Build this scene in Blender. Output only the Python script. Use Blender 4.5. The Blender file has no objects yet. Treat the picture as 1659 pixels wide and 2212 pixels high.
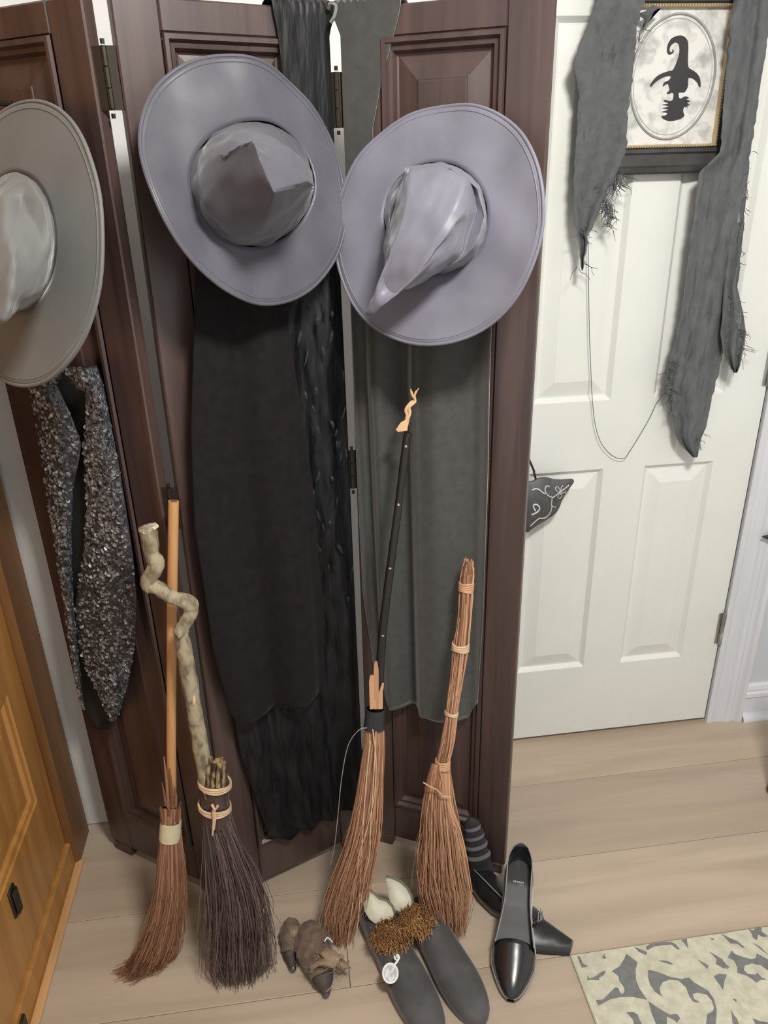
import bpy, bmesh, math, random
from mathutils import Vector, Matrix, noise
from mathutils.geometry import tessellate_polygon
random.seed(7)
C = bpy.context.scene.collection
PI = math.pi
# ------------------------------------------------------------------ camera, light, exposure
W_, H_, F_ = 1659.0, 2212.0, 1650.0
O = Vector((0, 0, 1.5))                                   # camera position, eye height of a standing person
R = Matrix(((0.9909, -0.0768, 0.1109), (-0.1327, -0.4087, 0.9029), (-0.0240, -0.9094, -0.4152)))
cd = bpy.data.cameras.new('camera'); cam = bpy.data.objects.new('camera', cd); C.objects.link(cam)
cx_, cy_, cz_ = R.col[0].normalized(), (-R.col[1]), (-R.col[2])
cz_.normalize(); cy_ = cz_.cross(cx_).normalized()
cam.matrix_world = Matrix(((cx_.x, cy_.x, cz_.x, O.x), (cx_.y, cy_.y, cz_.y, O.y), (cx_.z, cy_.z, cz_.z, O.z), (0, 0, 0, 1)))
cd.sensor_fit = 'HORIZONTAL'; cd.sensor_width = 36; cd.lens = 36 * F_ / W_; cd.clip_start = 0.02
bpy.context.scene.camera = cam
vs = bpy.context.scene.view_settings
vs.view_transform = 'Standard'; vs.look = 'None'; vs.gamma = 1; vs.use_curve_mapping = False
vs.exposure = 0.0
w = bpy.data.worlds.new('world'); bpy.context.scene.world = w; w.use_nodes = True
w.node_tree.nodes['Background'].inputs[0].default_value = (1.0, 0.985, 0.96, 1)
w.node_tree.nodes['Background'].inputs[1].default_value = 0.80
def area(name, loc, tgt, size, power, col):
    l = bpy.data.lights.new(name, 'AREA'); l.shape = 'DISK'; l.size = size; l.energy = power; l.color = col
    o = bpy.data.objects.new(name, l); C.objects.link(o); o.location = loc
    o.rotation_euler = (Vector(tgt) - Vector(loc)).to_track_quat('-Z', 'Y').to_euler(); return o
area('ceiling_light', (0.45, 0.12, 2.40), (0.40, 1.0, 0.2), 0.35, 62, (1.0, 0.965, 0.91))

# ------------------------------------------------------------------ helpers
def ray(p): return R @ Vector((p[0] - W_ / 2, p[1] - H_ / 2, F_))
def pl(p, P0, n):
    r = ray(p); n = Vector(n); return O + r * ((Vector(P0) - O).dot(n) / r.dot(n))
def fl(p, z=0): return pl(p, (0, 0, z), (0, 0, 1))
def pv(p, v): return pl(p, (0, v, 0), (0, 1, 0))
def pu(p, u): return pl(p, (u, 0, 0), (1, 0, 0))
ORG = {}
def thing(name, loc, label, cat, group=None):
    o = bpy.data.objects.new(name, None); C.objects.link(o); o.location = loc; o.empty_display_size = .05
    ORG[o.name] = Vector(loc); o['label'] = label; o['category'] = cat
    if group: o['group'] = group
    return o
def obj(name, vf, m, parent=None, smooth=True, ang=40, org=None, kind=None, label=None, solid=0, sub=0, cols=None):
    vv, ff = vf
    og = ORG[parent.name] if parent else Vector(org or (0, 0, 0))
    me = bpy.data.meshes.new(name); me.from_pydata([tuple(Vector(v) - og) for v in vv], [], ff)
    bm = bmesh.new(); bm.from_mesh(me); bmesh.ops.recalc_face_normals(bm, faces=bm.faces); bm.to_mesh(me); bm.free()
    if cols:
        a = me.attributes.new('shade', 'FLOAT', 'POINT'); a.data.foreach_set('value', cols)
    me.materials.append(m)
    if smooth:
        me.polygons.foreach_set('use_smooth', [True] * len(me.polygons))
        if ang < 180: me.set_sharp_from_angle(angle=math.radians(ang))
    o = bpy.data.objects.new(name, me); C.objects.link(o)
    if parent: o.parent = parent
    else: o.location = og
    ORG[o.name] = og
    if solid:
        s = o.modifiers.new('thick', 'SOLIDIFY'); s.thickness = solid; s.offset = 0
    if sub:
        s = o.modifiers.new('sub', 'SUBSURF'); s.levels = sub; s.render_levels = sub
    if kind: o['kind'] = kind
    if label: o['label'] = label
    return o
def tag(o, label, cat, group=None):
    o['label'] = label; o['category'] = cat
    if group: o['group'] = group
    return o
class M:                                                    # mesh collector
    def __init__(s): s.v, s.f, s.c = [], [], []
    def add(s, vf, shade=None):
        n = len(s.v); s.v += [Vector(p) for p in vf[0]]; s.f += [[i + n for i in q] for q in vf[1]]
        if shade is not None: s.c += [shade] * len(vf[0])
        return s
    @property
    def vf(s): return s.v, s.f
def box(x0, x1, y0, y1, z0, z1, b=0.0):
    """box with chamfered edges on all sides when b > 0"""
    if not b:
        v = [(x, y, z) for x in (x0, x1) for y in (y0, y1) for z in (z0, z1)]
        return v, [[0, 1, 3, 2], [4, 6, 7, 5], [0, 4, 5, 1], [2, 3, 7, 6], [0, 2, 6, 4], [1, 5, 7, 3]]
    bm = bmesh.new(); bmesh.ops.create_cube(bm, size=1)
    for q in bm.verts: q.co = Vector((x0 + (q.co.x + .5) * (x1 - x0), y0 + (q.co.y + .5) * (y1 - y0), z0 + (q.co.z + .5) * (z1 - z0)))
    bmesh.ops.bevel(bm, geom=list(bm.edges), offset=b, segments=1, affect='EDGES')
    bm.verts.index_update(); r = [q.co.copy() for q in bm.verts], [[q.index for q in f.verts] for f in bm.faces]; bm.free(); return r
def loft(rings, cap0=True, cap1=True, closed=True):
    v, f = [], []; n = len(rings[0])
    for r in rings: v += [Vector(p) for p in r]
    for i in range(len(rings) - 1):
        for j in range(n if closed else n - 1):
            k = (j + 1) % n; f.append([i * n + j, i * n + k, (i + 1) * n + k, (i + 1) * n + j])
    if cap0: f.append(list(range(n))[::-1])
    if cap1: f.append([(len(rings) - 1) * n + j for j in range(n)])
    return v, f
def tube(pts, rad, n=8, cap=True, jit=0, sq=1.0):
    pts = [Vector(p) for p in pts]
    if not hasattr(rad, '__len__'): rad = [rad] * len(pts)
    rings = []; ref = None
    for i, p in enumerate(pts):
        t = (pts[min(i + 1, len(pts) - 1)] - pts[max(i - 1, 0)]).normalized()
        if ref is None:
            ref = Vector((0, 1, 0)) if abs(t.y) < .9 else Vector((1, 0, 0))
        a = (ref - t * ref.dot(t)).normalized(); b = t.cross(a); ref = a
        ring = []
        for j in range(n):
            th = 2 * PI * j / n; r = rad[i]
            if jit: r *= 1 + jit * noise.noise(Vector((math.cos(th) * 1.5, math.sin(th) * 1.5, i * .7)) + p * 20)
            ring.append(p + a * math.cos(th) * r * sq + b * math.sin(th) * r)
        rings.append(ring)
    return loft(rings, cap, cap)
def loop_tube(pts, r, n=8, up=None):
    """closed ring of round section through pts (first point not repeated)"""
    pts = [Vector(p) for p in pts]; N = len(pts); c = sum(pts, Vector()) / N; v, f = [], []
    up = up or (pts[N // 4] - c).cross(pts[0] - c).normalized()
    for i, p in enumerate(pts):
        t = (pts[(i + 1) % N] - pts[i - 1]).normalized(); b = t.cross(up).normalized(); a = b.cross(t)
        v += [p + a * r * math.cos(2 * PI * k / n) + b * r * math.sin(2 * PI * k / n) for k in range(n)]
    for i in range(N):
        for k in range(n): f.append([i * n + k, i * n + (k + 1) % n, (i + 1) % N * n + (k + 1) % n, (i + 1) % N * n + k])
    return v, f
def smooth_path(pts, k=6):
    """Catmull-Rom resampling; pts may carry extra numbers after xyz"""
    out = []; P = [list(p) for p in pts]
    for i in range(len(P) - 1):
        a, b, c, d = P[max(i - 1, 0)], P[i], P[i + 1], P[min(i + 2, len(P) - 1)]
        for q in range(k):
            t = q / k
            out.append([.5 * (2 * b[j] + (c[j] - a[j]) * t + (2 * a[j] - 5 * b[j] + 4 * c[j] - d[j]) * t * t + (3 * b[j] - a[j] - 3 * c[j] + d[j]) * t ** 3) for j in range(len(b))])
    out.append(P[-1]); return out
def poly_slab(P, off):
    """flat outline P (3D) extruded by the vector off"""
    P = [Vector(p) for p in P]; n = len(P); off = Vector(off); tr = tessellate_polygon([P])
    v = P + [p + off for p in P]
    f = [list(t) for t in tr] + [[i + n for i in t][::-1] for t in tr]
    f += [[i, (i + 1) % n, (i + 1) % n + n, i + n] for i in range(n)]
    return v, f
def bulge_poly(P, nrm, bulge, thick, cen=None):
    """domed shell over a star-shaped outline"""
    P = [Vector(p) for p in P]; n = len(P); c = Vector(cen) if cen else sum(P, Vector()) / n; nrm = Vector(nrm).normalized()
    S = [1, .93, .8, .6, .4, .2]
    rings = [[c + (p - c) * s - nrm * thick + nrm * bulge * (1 - s * s) for p in P] for s in S[::-1]]
    rings += [[c + (p - c) * s + nrm * bulge * (1 - s * s) for p in P] for s in S]
    return loft(rings)
def polyline(tab, y):
    """tab: [(y, x), ...] -> x at y"""
    if y <= tab[0][0]: return tab[0][1]
    for (a, p), (b, q) in zip(tab, tab[1:]):
        if y <= b: return p + (q - p) * (y - a) / (b - a)
    return tab[-1][1]
def frame_face(x0, x1, z0, z1, holes, T, y=0):
    """flat face with rectangular holes; T maps (x, y, z) to world"""
    xs = sorted({x0, x1} | {h[0] for h in holes} | {h[1] for h in holes}); zs = sorted({z0, z1} | {h[2] for h in holes} | {h[3] for h in holes})
    v = [T(x, y, z) for z in zs for x in xs]; f = []; n = len(xs)
    for j in range(len(zs) - 1):
        for i in range(n - 1):
            mx, mz = (xs[i] + xs[i + 1]) / 2, (zs[j] + zs[j + 1]) / 2
            if any(h[0] < mx < h[1] and h[2] < mz < h[3] for h in holes): continue
            f.append([j * n + i, j * n + i + 1, (j + 1) * n + i + 1, (j + 1) * n + i])
    return v, f
def panel_rings(h, prof, T):
    """nested rectangles inside hole h: prof = [(inset, depth), ...]"""
    rings = []
    for ins, d in prof:
        a, b, c, e = h[0] + ins, h[1] - ins, h[2] + ins, h[3] - ins
        rings.append([T(a, d, c), T(b, d, c), T(b, d, e), T(a, d, e)])
    return loft(rings, False, True)
# ---- materials
def mat(name, c1, c2=None, rough=.6, metal=0, scale=(8, 8, 8), detail=4, bump=0, bscale=None, sheen=0, coat=0, spec=.5, shade=False, lo=.35, hi=.65, rnd=0, vor=False, trans=None):
    m = bpy.data.materials.new(name); m.use_nodes = True; nt = m.node_tree; N = nt.nodes; L = nt.links
    b = N['Principled BSDF']; b.inputs['Roughness'].default_value = rough; b.inputs['Metallic'].default_value = metal
    b.inputs['Specular IOR Level'].default_value = spec
    b.inputs['Sheen Weight'].default_value = sheen; b.inputs['Sheen Roughness'].default_value = .4
    b.inputs['Coat Weight'].default_value = coat; b.inputs['Coat Roughness'].default_value = .12
    c2 = c2 or tuple(x * .8 for x in c1)
    tc = N.new('ShaderNodeTexCoord'); mp = N.new('ShaderNodeMapping'); mp.inputs['Scale'].default_value = scale
    L.new(tc.outputs['Object'], mp.inputs['Vector'])
    vec = mp.outputs['Vector']
    if rnd:
        oi = N.new('ShaderNodeObjectInfo'); ml = N.new('ShaderNodeMath'); ml.operation = 'MULTIPLY'; ml.inputs[1].default_value = 37.0
        L.new(oi.outputs['Random'], ml.inputs[0]); ad = N.new('ShaderNodeVectorMath'); ad.operation = 'ADD'
        L.new(vec, ad.inputs[0]); L.new(ml.outputs[0], ad.inputs[1]); vec = ad.outputs[0]
    nz = N.new('ShaderNodeTexNoise'); nz.inputs['Scale'].default_value = 1; nz.inputs['Detail'].default_value = detail; nz.inputs['Distortion'].default_value = .4
    L.new(vec, nz.inputs['Vector'])
    cr = N.new('ShaderNodeValToRGB'); e = cr.color_ramp.elements
    e[0].position = lo; e[0].color = (*c1, 1); e[1].position = hi; e[1].color = (*c2, 1)
    src = nz.outputs['Fac']
    if shade:
        at = N.new('ShaderNodeAttribute'); at.attribute_name = 'shade'; src = at.outputs['Fac']; e[0].position = 0; e[1].position = 1
    L.new(src, cr.inputs['Fac']); col = cr.outputs['Color']
    if rnd:
        hs = N.new('ShaderNodeHueSaturation'); mr = N.new('ShaderNodeMapRange')
        mr.inputs['To Min'].default_value = 1 - rnd; mr.inputs['To Max'].default_value = 1 + rnd
        L.new(oi.outputs['Random'], mr.inputs['Value']); L.new(mr.outputs[0], hs.inputs['Value']); L.new(col, hs.inputs['Color']); col = hs.outputs['Color']
    L.new(col, b.inputs['Base Color'])
    if bump:
        bn = N.new('ShaderNodeBump'); bn.inputs['Strength'].default_value = bump; bn.inputs['Distance'].default_value = .004
        if bscale:
            m2 = N.new('ShaderNodeMapping'); m2.inputs['Scale'].default_value = bscale; L.new(tc.outputs['Object'], m2.inputs['Vector'])
            t2 = N.new('ShaderNodeTexVoronoi' if vor else 'ShaderNodeTexNoise'); t2.inputs['Scale'].default_value = 1
            L.new(m2.outputs[0], t2.inputs['Vector']); L.new(t2.outputs['Distance' if vor else 'Fac'], bn.inputs['Height'])
        else: L.new(nz.outputs['Fac'], bn.inputs['Height'])
        L.new(bn.outputs[0], b.inputs['Normal'])
    if trans:                                             # open weave: holes between the threads
        tp = N.new('ShaderNodeBsdfTransparent'); mx = N.new('ShaderNodeMixShader'); m3 = N.new('ShaderNodeMapping'); m3.inputs['Scale'].default_value = trans[0]
        t3 = N.new('ShaderNodeTexNoise'); t3.inputs['Scale'].default_value = 1; t3.inputs['Detail'].default_value = 3
        r3 = N.new('ShaderNodeMapRange'); r3.inputs['From Min'].default_value = trans[1]; r3.inputs['From Max'].default_value = trans[2]; r3.inputs['To Max'].default_value = trans[3]
        L.new(tc.outputs['Object'], m3.inputs['Vector']); L.new(m3.outputs[0], t3.inputs['Vector']); L.new(t3.outputs['Fac'], r3.inputs['Value'])
        L.new(r3.outputs[0], mx.inputs['Fac']); L.new(b.outputs[0], mx.inputs[1]); L.new(tp.outputs[0], mx.inputs[2]); L.new(mx.outputs[0], N['Material Output'].inputs['Surface'])
    return m
m_wall = mat('wall_paint', (.52, .54, .58), (.50, .52, .56), .7, bump=.05, bscale=(120, 120, 120))
m_white = mat('white_wall', (.86, .86, .85), (.83, .83, .82), .7)
m_ceil = mat('ceiling_paint', (.75, .75, .73), None, .9)
m_door = mat('door_paint', (.72, .725, .69), (.70, .705, .67), .42, bump=.08, bscale=(90, 90, 14))
m_trim = mat('trim_paint', (.66, .67, .71), (.60, .61, .65), .4, scale=(40, 40, 3))
m_floor = mat('plank_vinyl', (.48, .385, .295), (.355, .28, .208), .42, scale=(1.6, 16, 16), detail=6, bump=.03, rnd=.09, lo=.3, hi=.72)
m_sub = mat('subfloor', (.10, .08, .06), None, .9)
m_mahog = mat('mahogany', (.075, .043, .038), (.042, .024, .021), .38, scale=(40, 40, 2.2), detail=6, bump=.06, spec=.75)
m_oak = mat('golden_oak', (.46, .225, .06), (.34, .148, .036), .40, scale=(30, 30, 2.0), detail=6, bump=.05, coat=.15)
m_oak_d = mat('dark_oak', (.20, .095, .032), (.14, .06, .02), .42, scale=(30, 30, 2.0), detail=6)
m_oak_l = mat('pale_oak_strip', (.62, .36, .16), (.5, .28, .12), .4, scale=(30, 4, 30))
m_bronze = mat('dark_bronze', (.035, .03, .022), (.05, .04, .03), .45, metal=.6)
m_steel = mat('satin_nickel', (.5, .5, .5), None, .35, metal=1)
# =================================================================== structure
def struct(o): o['kind'] = 'structure'; return o
VB = 1.638                                                 # plane of the white door and the back wall
fl_o = struct(obj('floor', box(-1.2, 2.4, -1.2, 1.72, -.05, -.012), m_sub, smooth=False))
pw = .2358; ends = {0: .03, -1: .13, 1: .30, 2: .2}
first = None
for k in range(-5, 4):
    v0 = 1.0025 + pw * k; v1 = min(v0 + pw, 1.72)
    x = ends.get(k, (k * .37) % 1.25) - 3.75
    while x < 2.4:
        a, b = max(x, -1.2), min(x + 1.25, 2.4)
        if b - a > .05:
            obj('plank', box(a + .0005, b - .0005, v0 + .0005, v1 - .0005, -.012, 0, .0012), m_floor, fl_o, smooth=False)
        x += 1.25
# back wall with opening for the door
TV = lambda x, y, z: Vector((x, VB + y, z))
ceil_z = 2.42
wb = M()
wb.add(box(-1.2, .44, VB, VB + .08, 0, ceil_z)); 
struct(obj('wall_back', wb.vf, m_white, smooth=False, org=(0, VB, 0)))
wr = M(); wr.add(box(1.135, 2.4, VB + .004, VB + .08, 0, ceil_z)); wr.add(box(.44, 1.135, VB + .004, VB + .08, 2.06, ceil_z))
struct(obj('wall_right', wr.vf, m_wall, smooth=False, org=(1.2, VB, 0)))
struct(obj('wall_left', box(-.72, -.64, .40, VB, 0, ceil_z), m_white, smooth=False))
struct(obj('ceiling', box(-1.2, 2.4, -1.2, 1.72, ceil_z, ceil_z + .05), m_ceil, smooth=False))
# pale post of trim in the corner beside the cabinet
struct(obj('trim_1', box(-.64, -.515, 1.515, VB, 0, ceil_z, .004), mat('warm_white_trim', (.62, .60, .57), (.58, .56, .53), .6), smooth=False))
# the panel door
pan = [(.552, .738, .238, .816), (.842, 1.019, .238, .816), (.552, .738, .988, 1.745), (.842, 1.019, .988, 1.745), (.552, .738, 1.82, 1.93), (.842, 1.019, 1.82, 1.93)]
dm = M(); dm.add(frame_face(.447, 1.123, .012, 2.03, pan, TV)); dm.add(box(.447, 1.123, VB + .014, VB + .04, .012, 2.03))
for a, b in ((.447, .4471), (1.1229, 1.123)): dm.add(box(a, b, VB, VB + .04, .012, 2.03))
dm.add(box(.447, 1.123, VB, VB + .04, .012, .0125))
door = struct(obj('door_1', dm.vf, m_door, smooth=False, org=(.785, VB, 0)))
for h in pan:
    obj('panel', panel_rings(h, [(0, 0), (.003, .003), (.010, .0105), (.014, .0105), (.046, .002), (.047, .0015)], TV), m_door, door, smooth=False)
def hinge_knuckle(z): 
    m = M(); m.add(tube([(1.123, VB - .006, z), (1.123, VB - .006, z + .03), (1.123, VB - .006, z + .031), (1.123, VB - .006, z + .064), (1.123, VB - .006, z + .065), (1.123, VB - .006, z + .096)], [.006, .006, .0052, .0052, .006, .006], 10))
    m.add(tube([(1.123, VB - .006, z + .096), (1.123, VB - .006, z + .102)], [.004, .003], 8)); m.add(box(1.110, 1.123, VB - .003, VB, z, z + .096)); return m.vf
for z in (.272, 1.0, 1.78): obj('hinge', hinge_knuckle(z), m_steel, door)
kn = [(.50, VB - d, .90, r) for d, r in ((0, .03), (.006, .03), (.008, .012), (.03, .012), (.034, .022), (.045, .028), (.058, .026), (.066, .012))]
obj('door_knob', tube([k[:3] for k in kn], [k[3] for k in kn], 20), m_steel, door)
def casing(x0, x1, name):
    prof = [(0, 0), (0, .012), (.010, .016), (.018, .013), (.045, .015), (.050, .019), (.062, .019), (.068, .016), (.078, .018), (.084, .024), (.096, .024), (.100, .018), (.100, 0)]
    s = (x1 - x0) / .1
    rings = [[Vector((x0 + p * s, VB + .004 - d, z)) for p, d in prof] for z in (0, 2.13)]
    return struct(obj(name, loft(rings), m_trim, smooth=False))
casing(1.128, 1.232, 'trim_2'); casing(.442, .338, 'trim_3')
bp = [(0, 0), (0, .018), (.015, .018), (.016, .012), (.075, .012), (.077, .017), (.088, .016), (.094, .012), (.100, .013), (.112, .010), (.116, .004), (.116, 0)]
def base_rings(x): return [Vector((x, VB + .004 - d, z)) for z, d in bp]
struct(obj('baseboard_right', loft([base_rings(1.23), base_rings(2.4)]), m_trim, smooth=False))
struct(obj('trim_4', loft([[Vector((x, VB + .004 - .012 - r * math.cos(a), r * math.sin(a))) for a in [i * PI / 10 for i in range(6)]] + [] for r in (.019,) for x in (1.232, 2.4)]), m_trim))
# =================================================================== oak cabinet on the left
UC = -.597
cab = thing('oak_cabinet', (UC, 1.0, 0), 'golden oak cabinet with recessed panels along the left edge of the room', 'cabinet')
TC = lambda x, y, z: Vector((UC - y, x, z))                # x runs along v, y goes into the cabinet
obj('body', M().add(box(-.638, UC - .02, .45, 1.45, .07, 2.0)).vf, m_oak_d, cab, smooth=False)
obj('corner_post', box(-.638, UC + .018, 1.392, 1.497, .0, 2.0, .003), m_oak_d, cab, smooth=False)
hl = [(.70, 1.312, .285, .565), (.70, 1.312, .675, 1.75)]
dm = M(); dm.add(frame_face(.62, 1.388, .082, 1.95, hl, TC)); dm.add(box(UC - .0195, UC - .018, .62, 1.388, .082, 1.95)); dm.add(box(UC - .0195, UC, 1.3878, 1.388, .082, 1.95)); dm.add(box(UC - .0195, UC, .62, 1.388, .082, .0822))
cdoor = obj('door', dm.vf, m_oak, cab, smooth=False)
for h in hl: obj('panel', panel_rings(h, [(0, 0), (.002, .004), (.012, .006), (.016, .013), (.02, .013), (.055, .006), (.056, .005)], TC), m_oak, cdoor, smooth=False)
hc = pu((28, 1946), UC); hm = M(); hm.add(box(UC, UC + .005, hc.y - .015, hc.y + .015, hc.z - .033, hc.z + .033, .002)); hm.add(box(UC + .005, UC + .011, hc.y - .011, hc.y + .011, hc.z - .029, hc.z + .029, .003))
for q in (-.024, .024): hm.add(tube([(UC + .011, hc.y, hc.z + q), (UC + .0125, hc.y, hc.z + q)], [.003, .002], 8))
obj('handle', hm.vf, m_bronze, cdoor)
obj('plinth', box(-.638, UC + .008, .45, 1.40, 0, .074, .003), m_oak, cab, smooth=False)
obj('floor_strip', box(UC + .008, UC + .026, .45, 1.40, 0, .012, .003), m_oak_l, cab, smooth=False, label='pale oak strip along the floor')
obj('hinge', box(UC + .008, UC + .0135, .985, 1.005, .012, .06, .002), m_bronze, cab, smooth=False)
# =================================================================== folding screen
J = [Vector((-.5098, 1.4346, 0)), Vector((-.2161, 1.2281, 0)), Vector((.1091, 1.3635, 0)), Vector((.4047, 1.2125, 0))]
class Leaf:
    def __init__(s, a, b, x0t, x0b, x1):
        s.a = a; s.d = (b - a).normalized(); s.n = Vector((s.d.y, -s.d.x, 0)); s.x0t, s.x0b, s.x1 = x0t, x0b, x1
    def T(s, x, y, z):                                     # y > 0 goes behind the face, y < 0 towards the room
        q = 1 - max(0, min(1, x / .34)); x = x + q * (s.x0b + (s.x0t - s.x0b) * z / 1.713)
        return s.a + s.d * x - s.n * y + Vector((0, 0, z))
    def P(s, p, off=0):
        return pl(p, s.a + s.n * off, s.n)
    def X(s, p, off=0):
        q = s.P(p, off); return (q - s.a).dot(s.d), q.z
L1 = Leaf(J[0], J[1], 0, 0, .339); L2 = Leaf(J[1], J[2], .023, .009, .345); L3 = Leaf(J[2], J[3], .011, .0, .333)
scr = thing('folding_screen', (-.05, 1.31, 0), 'dark mahogany folding screen of three paneled leaves standing before the white door', 'screen')
SH = 1.713
def leaf(L, first):
    w = L.x1; hole = (.068, w - .068, .135, 1.672); T = L.T
    m = M(); m.add(box(0, .068, 0, .022, .012, SH, .002)); lf = None
    def B(x0, x1, z0, z1, y0=0, y1=.022, b=.0025):
        v, f = box(x0, x1, y0, y1, z0, z1, b); return [T(*p) for p in v], f
    lf = obj('screen_leaf', M().add(B(.06, w - .06, .11, 1.68, .013, .019, 0)).vf, m_mahog, scr, smooth=False)
    for x0, x1 in ((0, .068), (w - .068, w)):
        obj('stile', M().add(B(x0, x1, .03, SH)).add(B(x0 + .006, x1 - .006, 0, .03)).vf, m_mahog, lf, smooth=False)
    obj('rail', B(.068, w - .068, 1.672, SH), m_mahog, lf, smooth=False)
    obj('rail', B(.068, w - .068, .03, .135), m_mahog, lf, smooth=False)
    obj('moulding', panel_rings(hole, [(0, -.001), (.002, -.005), (.008, -.005), (.012, .001), (.018, .002), (.022, .011), (.026, .012)], T)[0:1] and (lambda r: (r[0], r[1][:-1]))(panel_rings(hole, [(0, -.001), (.002, -.006), (.008, -.006), (.012, .001), (.018, .002), (.022, .011), (.026, .0125)], T)), m_mahog, lf, smooth=False)
    ih = (hole[0] + .024, hole[1] - .024, hole[2] + .024, hole[3] - .024)
    obj('raised_panel', panel_rings(ih, [(0, .0125), (.004, .0115), (.034, .003), (.035, .0015), (.037, .001)], T), m_mahog, lf, smooth=False)
for i, L in enumerate((L1, L2, L3)): leaf(L, i == 0)
def screen_hinge(La, Lb, z):
    a = La.T(La.x1, .006, z); b = Lb.T(0, .006, z); c = (a + b) / 2 + Vector((0, -.003, 0)); m = M()
    for k in range(3):
        z0 = k * .026; m.add(tube([c + Vector((0, 0, z0)), c + Vector((0, 0, z0 + .024))], .0042, 8))
    for s in (-.012, .078): m.add(tube([c + Vector((0, 0, s)), c + Vector((0, 0, s + .006))], .0032, 6))
    d = (b - a); 
    for e, k in ((a, 0), (b, 1)):
        m.add(loft([[e + Vector((0, -.001, zz)), c + Vector((0, -.001, zz)), c + Vector((0, .001, zz)), e + Vector((0, .001, zz))] for zz in (-.002, .076)]))
    obj('hinge', m.vf, m_bronze, scr, smooth=False)
for z in (1.555, .93, .2): screen_hinge(L1, L2, z if z < 1.5 else 1.578); screen_hinge(L2, L3, z)
# =================================================================== garments on the screen
m_robe = mat('hazed_robe', (.046, .046, .043), (.058, .058, .054), .8, scale=(60, 60, 60), sheen=.6)  # black cloth; haze is mixed into this grey and sheen
m_purp = mat('black_plum_robe', (.008, .0068, .008), (.012, .010, .011), .9, scale=(50, 50, 50), sheen=.05, spec=.2)
m_lace = mat('crushed_black_lace', (.004, .004, .005), (.012, .012, .014), .5, scale=(60, 60, 16), detail=5, bump=.9, bscale=(70, 70, 14), spec=.32)
def cloth(L, rows, fold, nx=60, nz=90, over=False):
    """rows: [(z, x0, x1)] from top to bottom; fold(s, t, x, z) -> distance in front of the leaf"""
    rings = []
    zt, zb = rows[0][0], rows[-1][0]
    lt = [(-r[0], r[1]) for r in rows]; rt = [(-r[0], r[2]) for r in rows]
    zs = [zt + (zb - zt) * j / nz for j in range(nz + 1)]
    if over:
        x0, x1 = rows[0][1], rows[0][2]
        for y, z in ((.034, zt - .16), (.034, zt - .02), (.030, zt + .006), (.012, zt + .012), (-.004, zt + .008)):
            rings.append([L.T(x0 + (x1 - x0) * i / nx, y, z + .002 * math.sin(i * .7)) for i in range(nx + 1)])
    for j, z in enumerate(zs):
        a, b = polyline(lt, -z), polyline(rt, -z); t = j / nz; r = []
        for i in range(nx + 1):
            s = i / nx; x = a + (b - a) * s
            zz = z
            r.append(L.T(x, -fold(s, t, x, z), zz))
        rings.append(r)
    return loft(rings, False, False, False)
def G(x, c, w): return math.exp(-((x - c) / w) ** 2)
nz3 = lambda x, y, z: noise.noise(Vector((x, y, z)))
# black lace gown: hung over the top corner of the middle leaf, down to the floor
t = thing('lace_gown', L2.T(.2, -.01, .1), 'long black crushed lace gown hanging on the middle leaf nearly to the floor', 'gown')
def f_gown(s, t, x, z):
    k = min(1, max(0, (1.55 - z) / .3)); e = min(1, (1 - s) / .12)
    return .003 + e * (.004 + k * .9 * (.012 + .010 * math.sin(s * 24 + 3 * nz3(s * 3, z * 1.5, 1)) * (.5 + .5 * s) + .008 * nz3(x * 30, z * 5, 3) + .006 * nz3(x * 70, z * 16, 5)))
obj('gown_body', cloth(L2, [(1.713, .245, .352), (1.695, .247, .352), (1.685, .25, .343), (1.62, .255, .343), (1.5, .262, .343), (1.40, .20, .343), (1.25, .08, .343), (1.0, .045, .343), (.6, .036, .342), (.4, .05, .342), (.17, .09, .341), (.14, .12, .335)], f_gown, 80, 130, True), m_lace, t, solid=.0015)
m_shine = mat('lace_shine', (.010, .010, .011), (.022, .022, .025), .6, spec=.35)  # lace pattern slabs, coloured paler to stand in for soft glints
ap = M(); rr = random.Random(3)
for k in range(70):
    px, py = rr.uniform(575, 755), rr.uniform(650, 1300); px += (py - 950) * .06
    if px > 735 + (py - 650) * .04: continue
    q = L2.P((px, py), .034); a = rr.uniform(-.5, .5); l = rr.uniform(.006, .018); wd = rr.uniform(.0015, .0035)
    dirv = (Vector((0, 0, 1)) + L2.d * a).normalized(); sd = dirv.cross(L2.n)
    pts = [q + dirv * l * c + sd * wd * e + L2.n * (.003 * (1 - c * c)) for c, e in ((-1, 0), (-.3, .8), (.4, 1), (1, 0), (.3, -.9), (-.4, -.8))]
    ap.add(poly_slab(pts, L2.n * .0012))
obj('lace_glints', ap.vf, m_shine, t, smooth=False, kind='stuff')
# plain black robe over the left half of the middle leaf
t = thing('black_robe', L2.T(.15, -.03, .4), 'plain black robe hanging on the middle leaf left of the lace gown', 'robe')
def f_robe(s, t, x, z): return .044 + .022 * (G(s, .72, .16) - .7 * G(s, .45, .10) + .5 * G(s, .12, .12) - .4 * G(s, .95, .06)) * min(1, .25 + t) + .004 * nz3(s * 4, z * 2, 8)
rb = [(1.45, .14, .21), (1.36, .062, .213), (1.30, .054, .215), (1.12, .024, .23), (.95, .008, .245), (.7, .012, .248), (.55, .030, .243), (.515, .045, .237)]
obj('robe_body', cloth(L2, rb, f_robe, 60, 80), m_purp, t, solid=.002)
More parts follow.
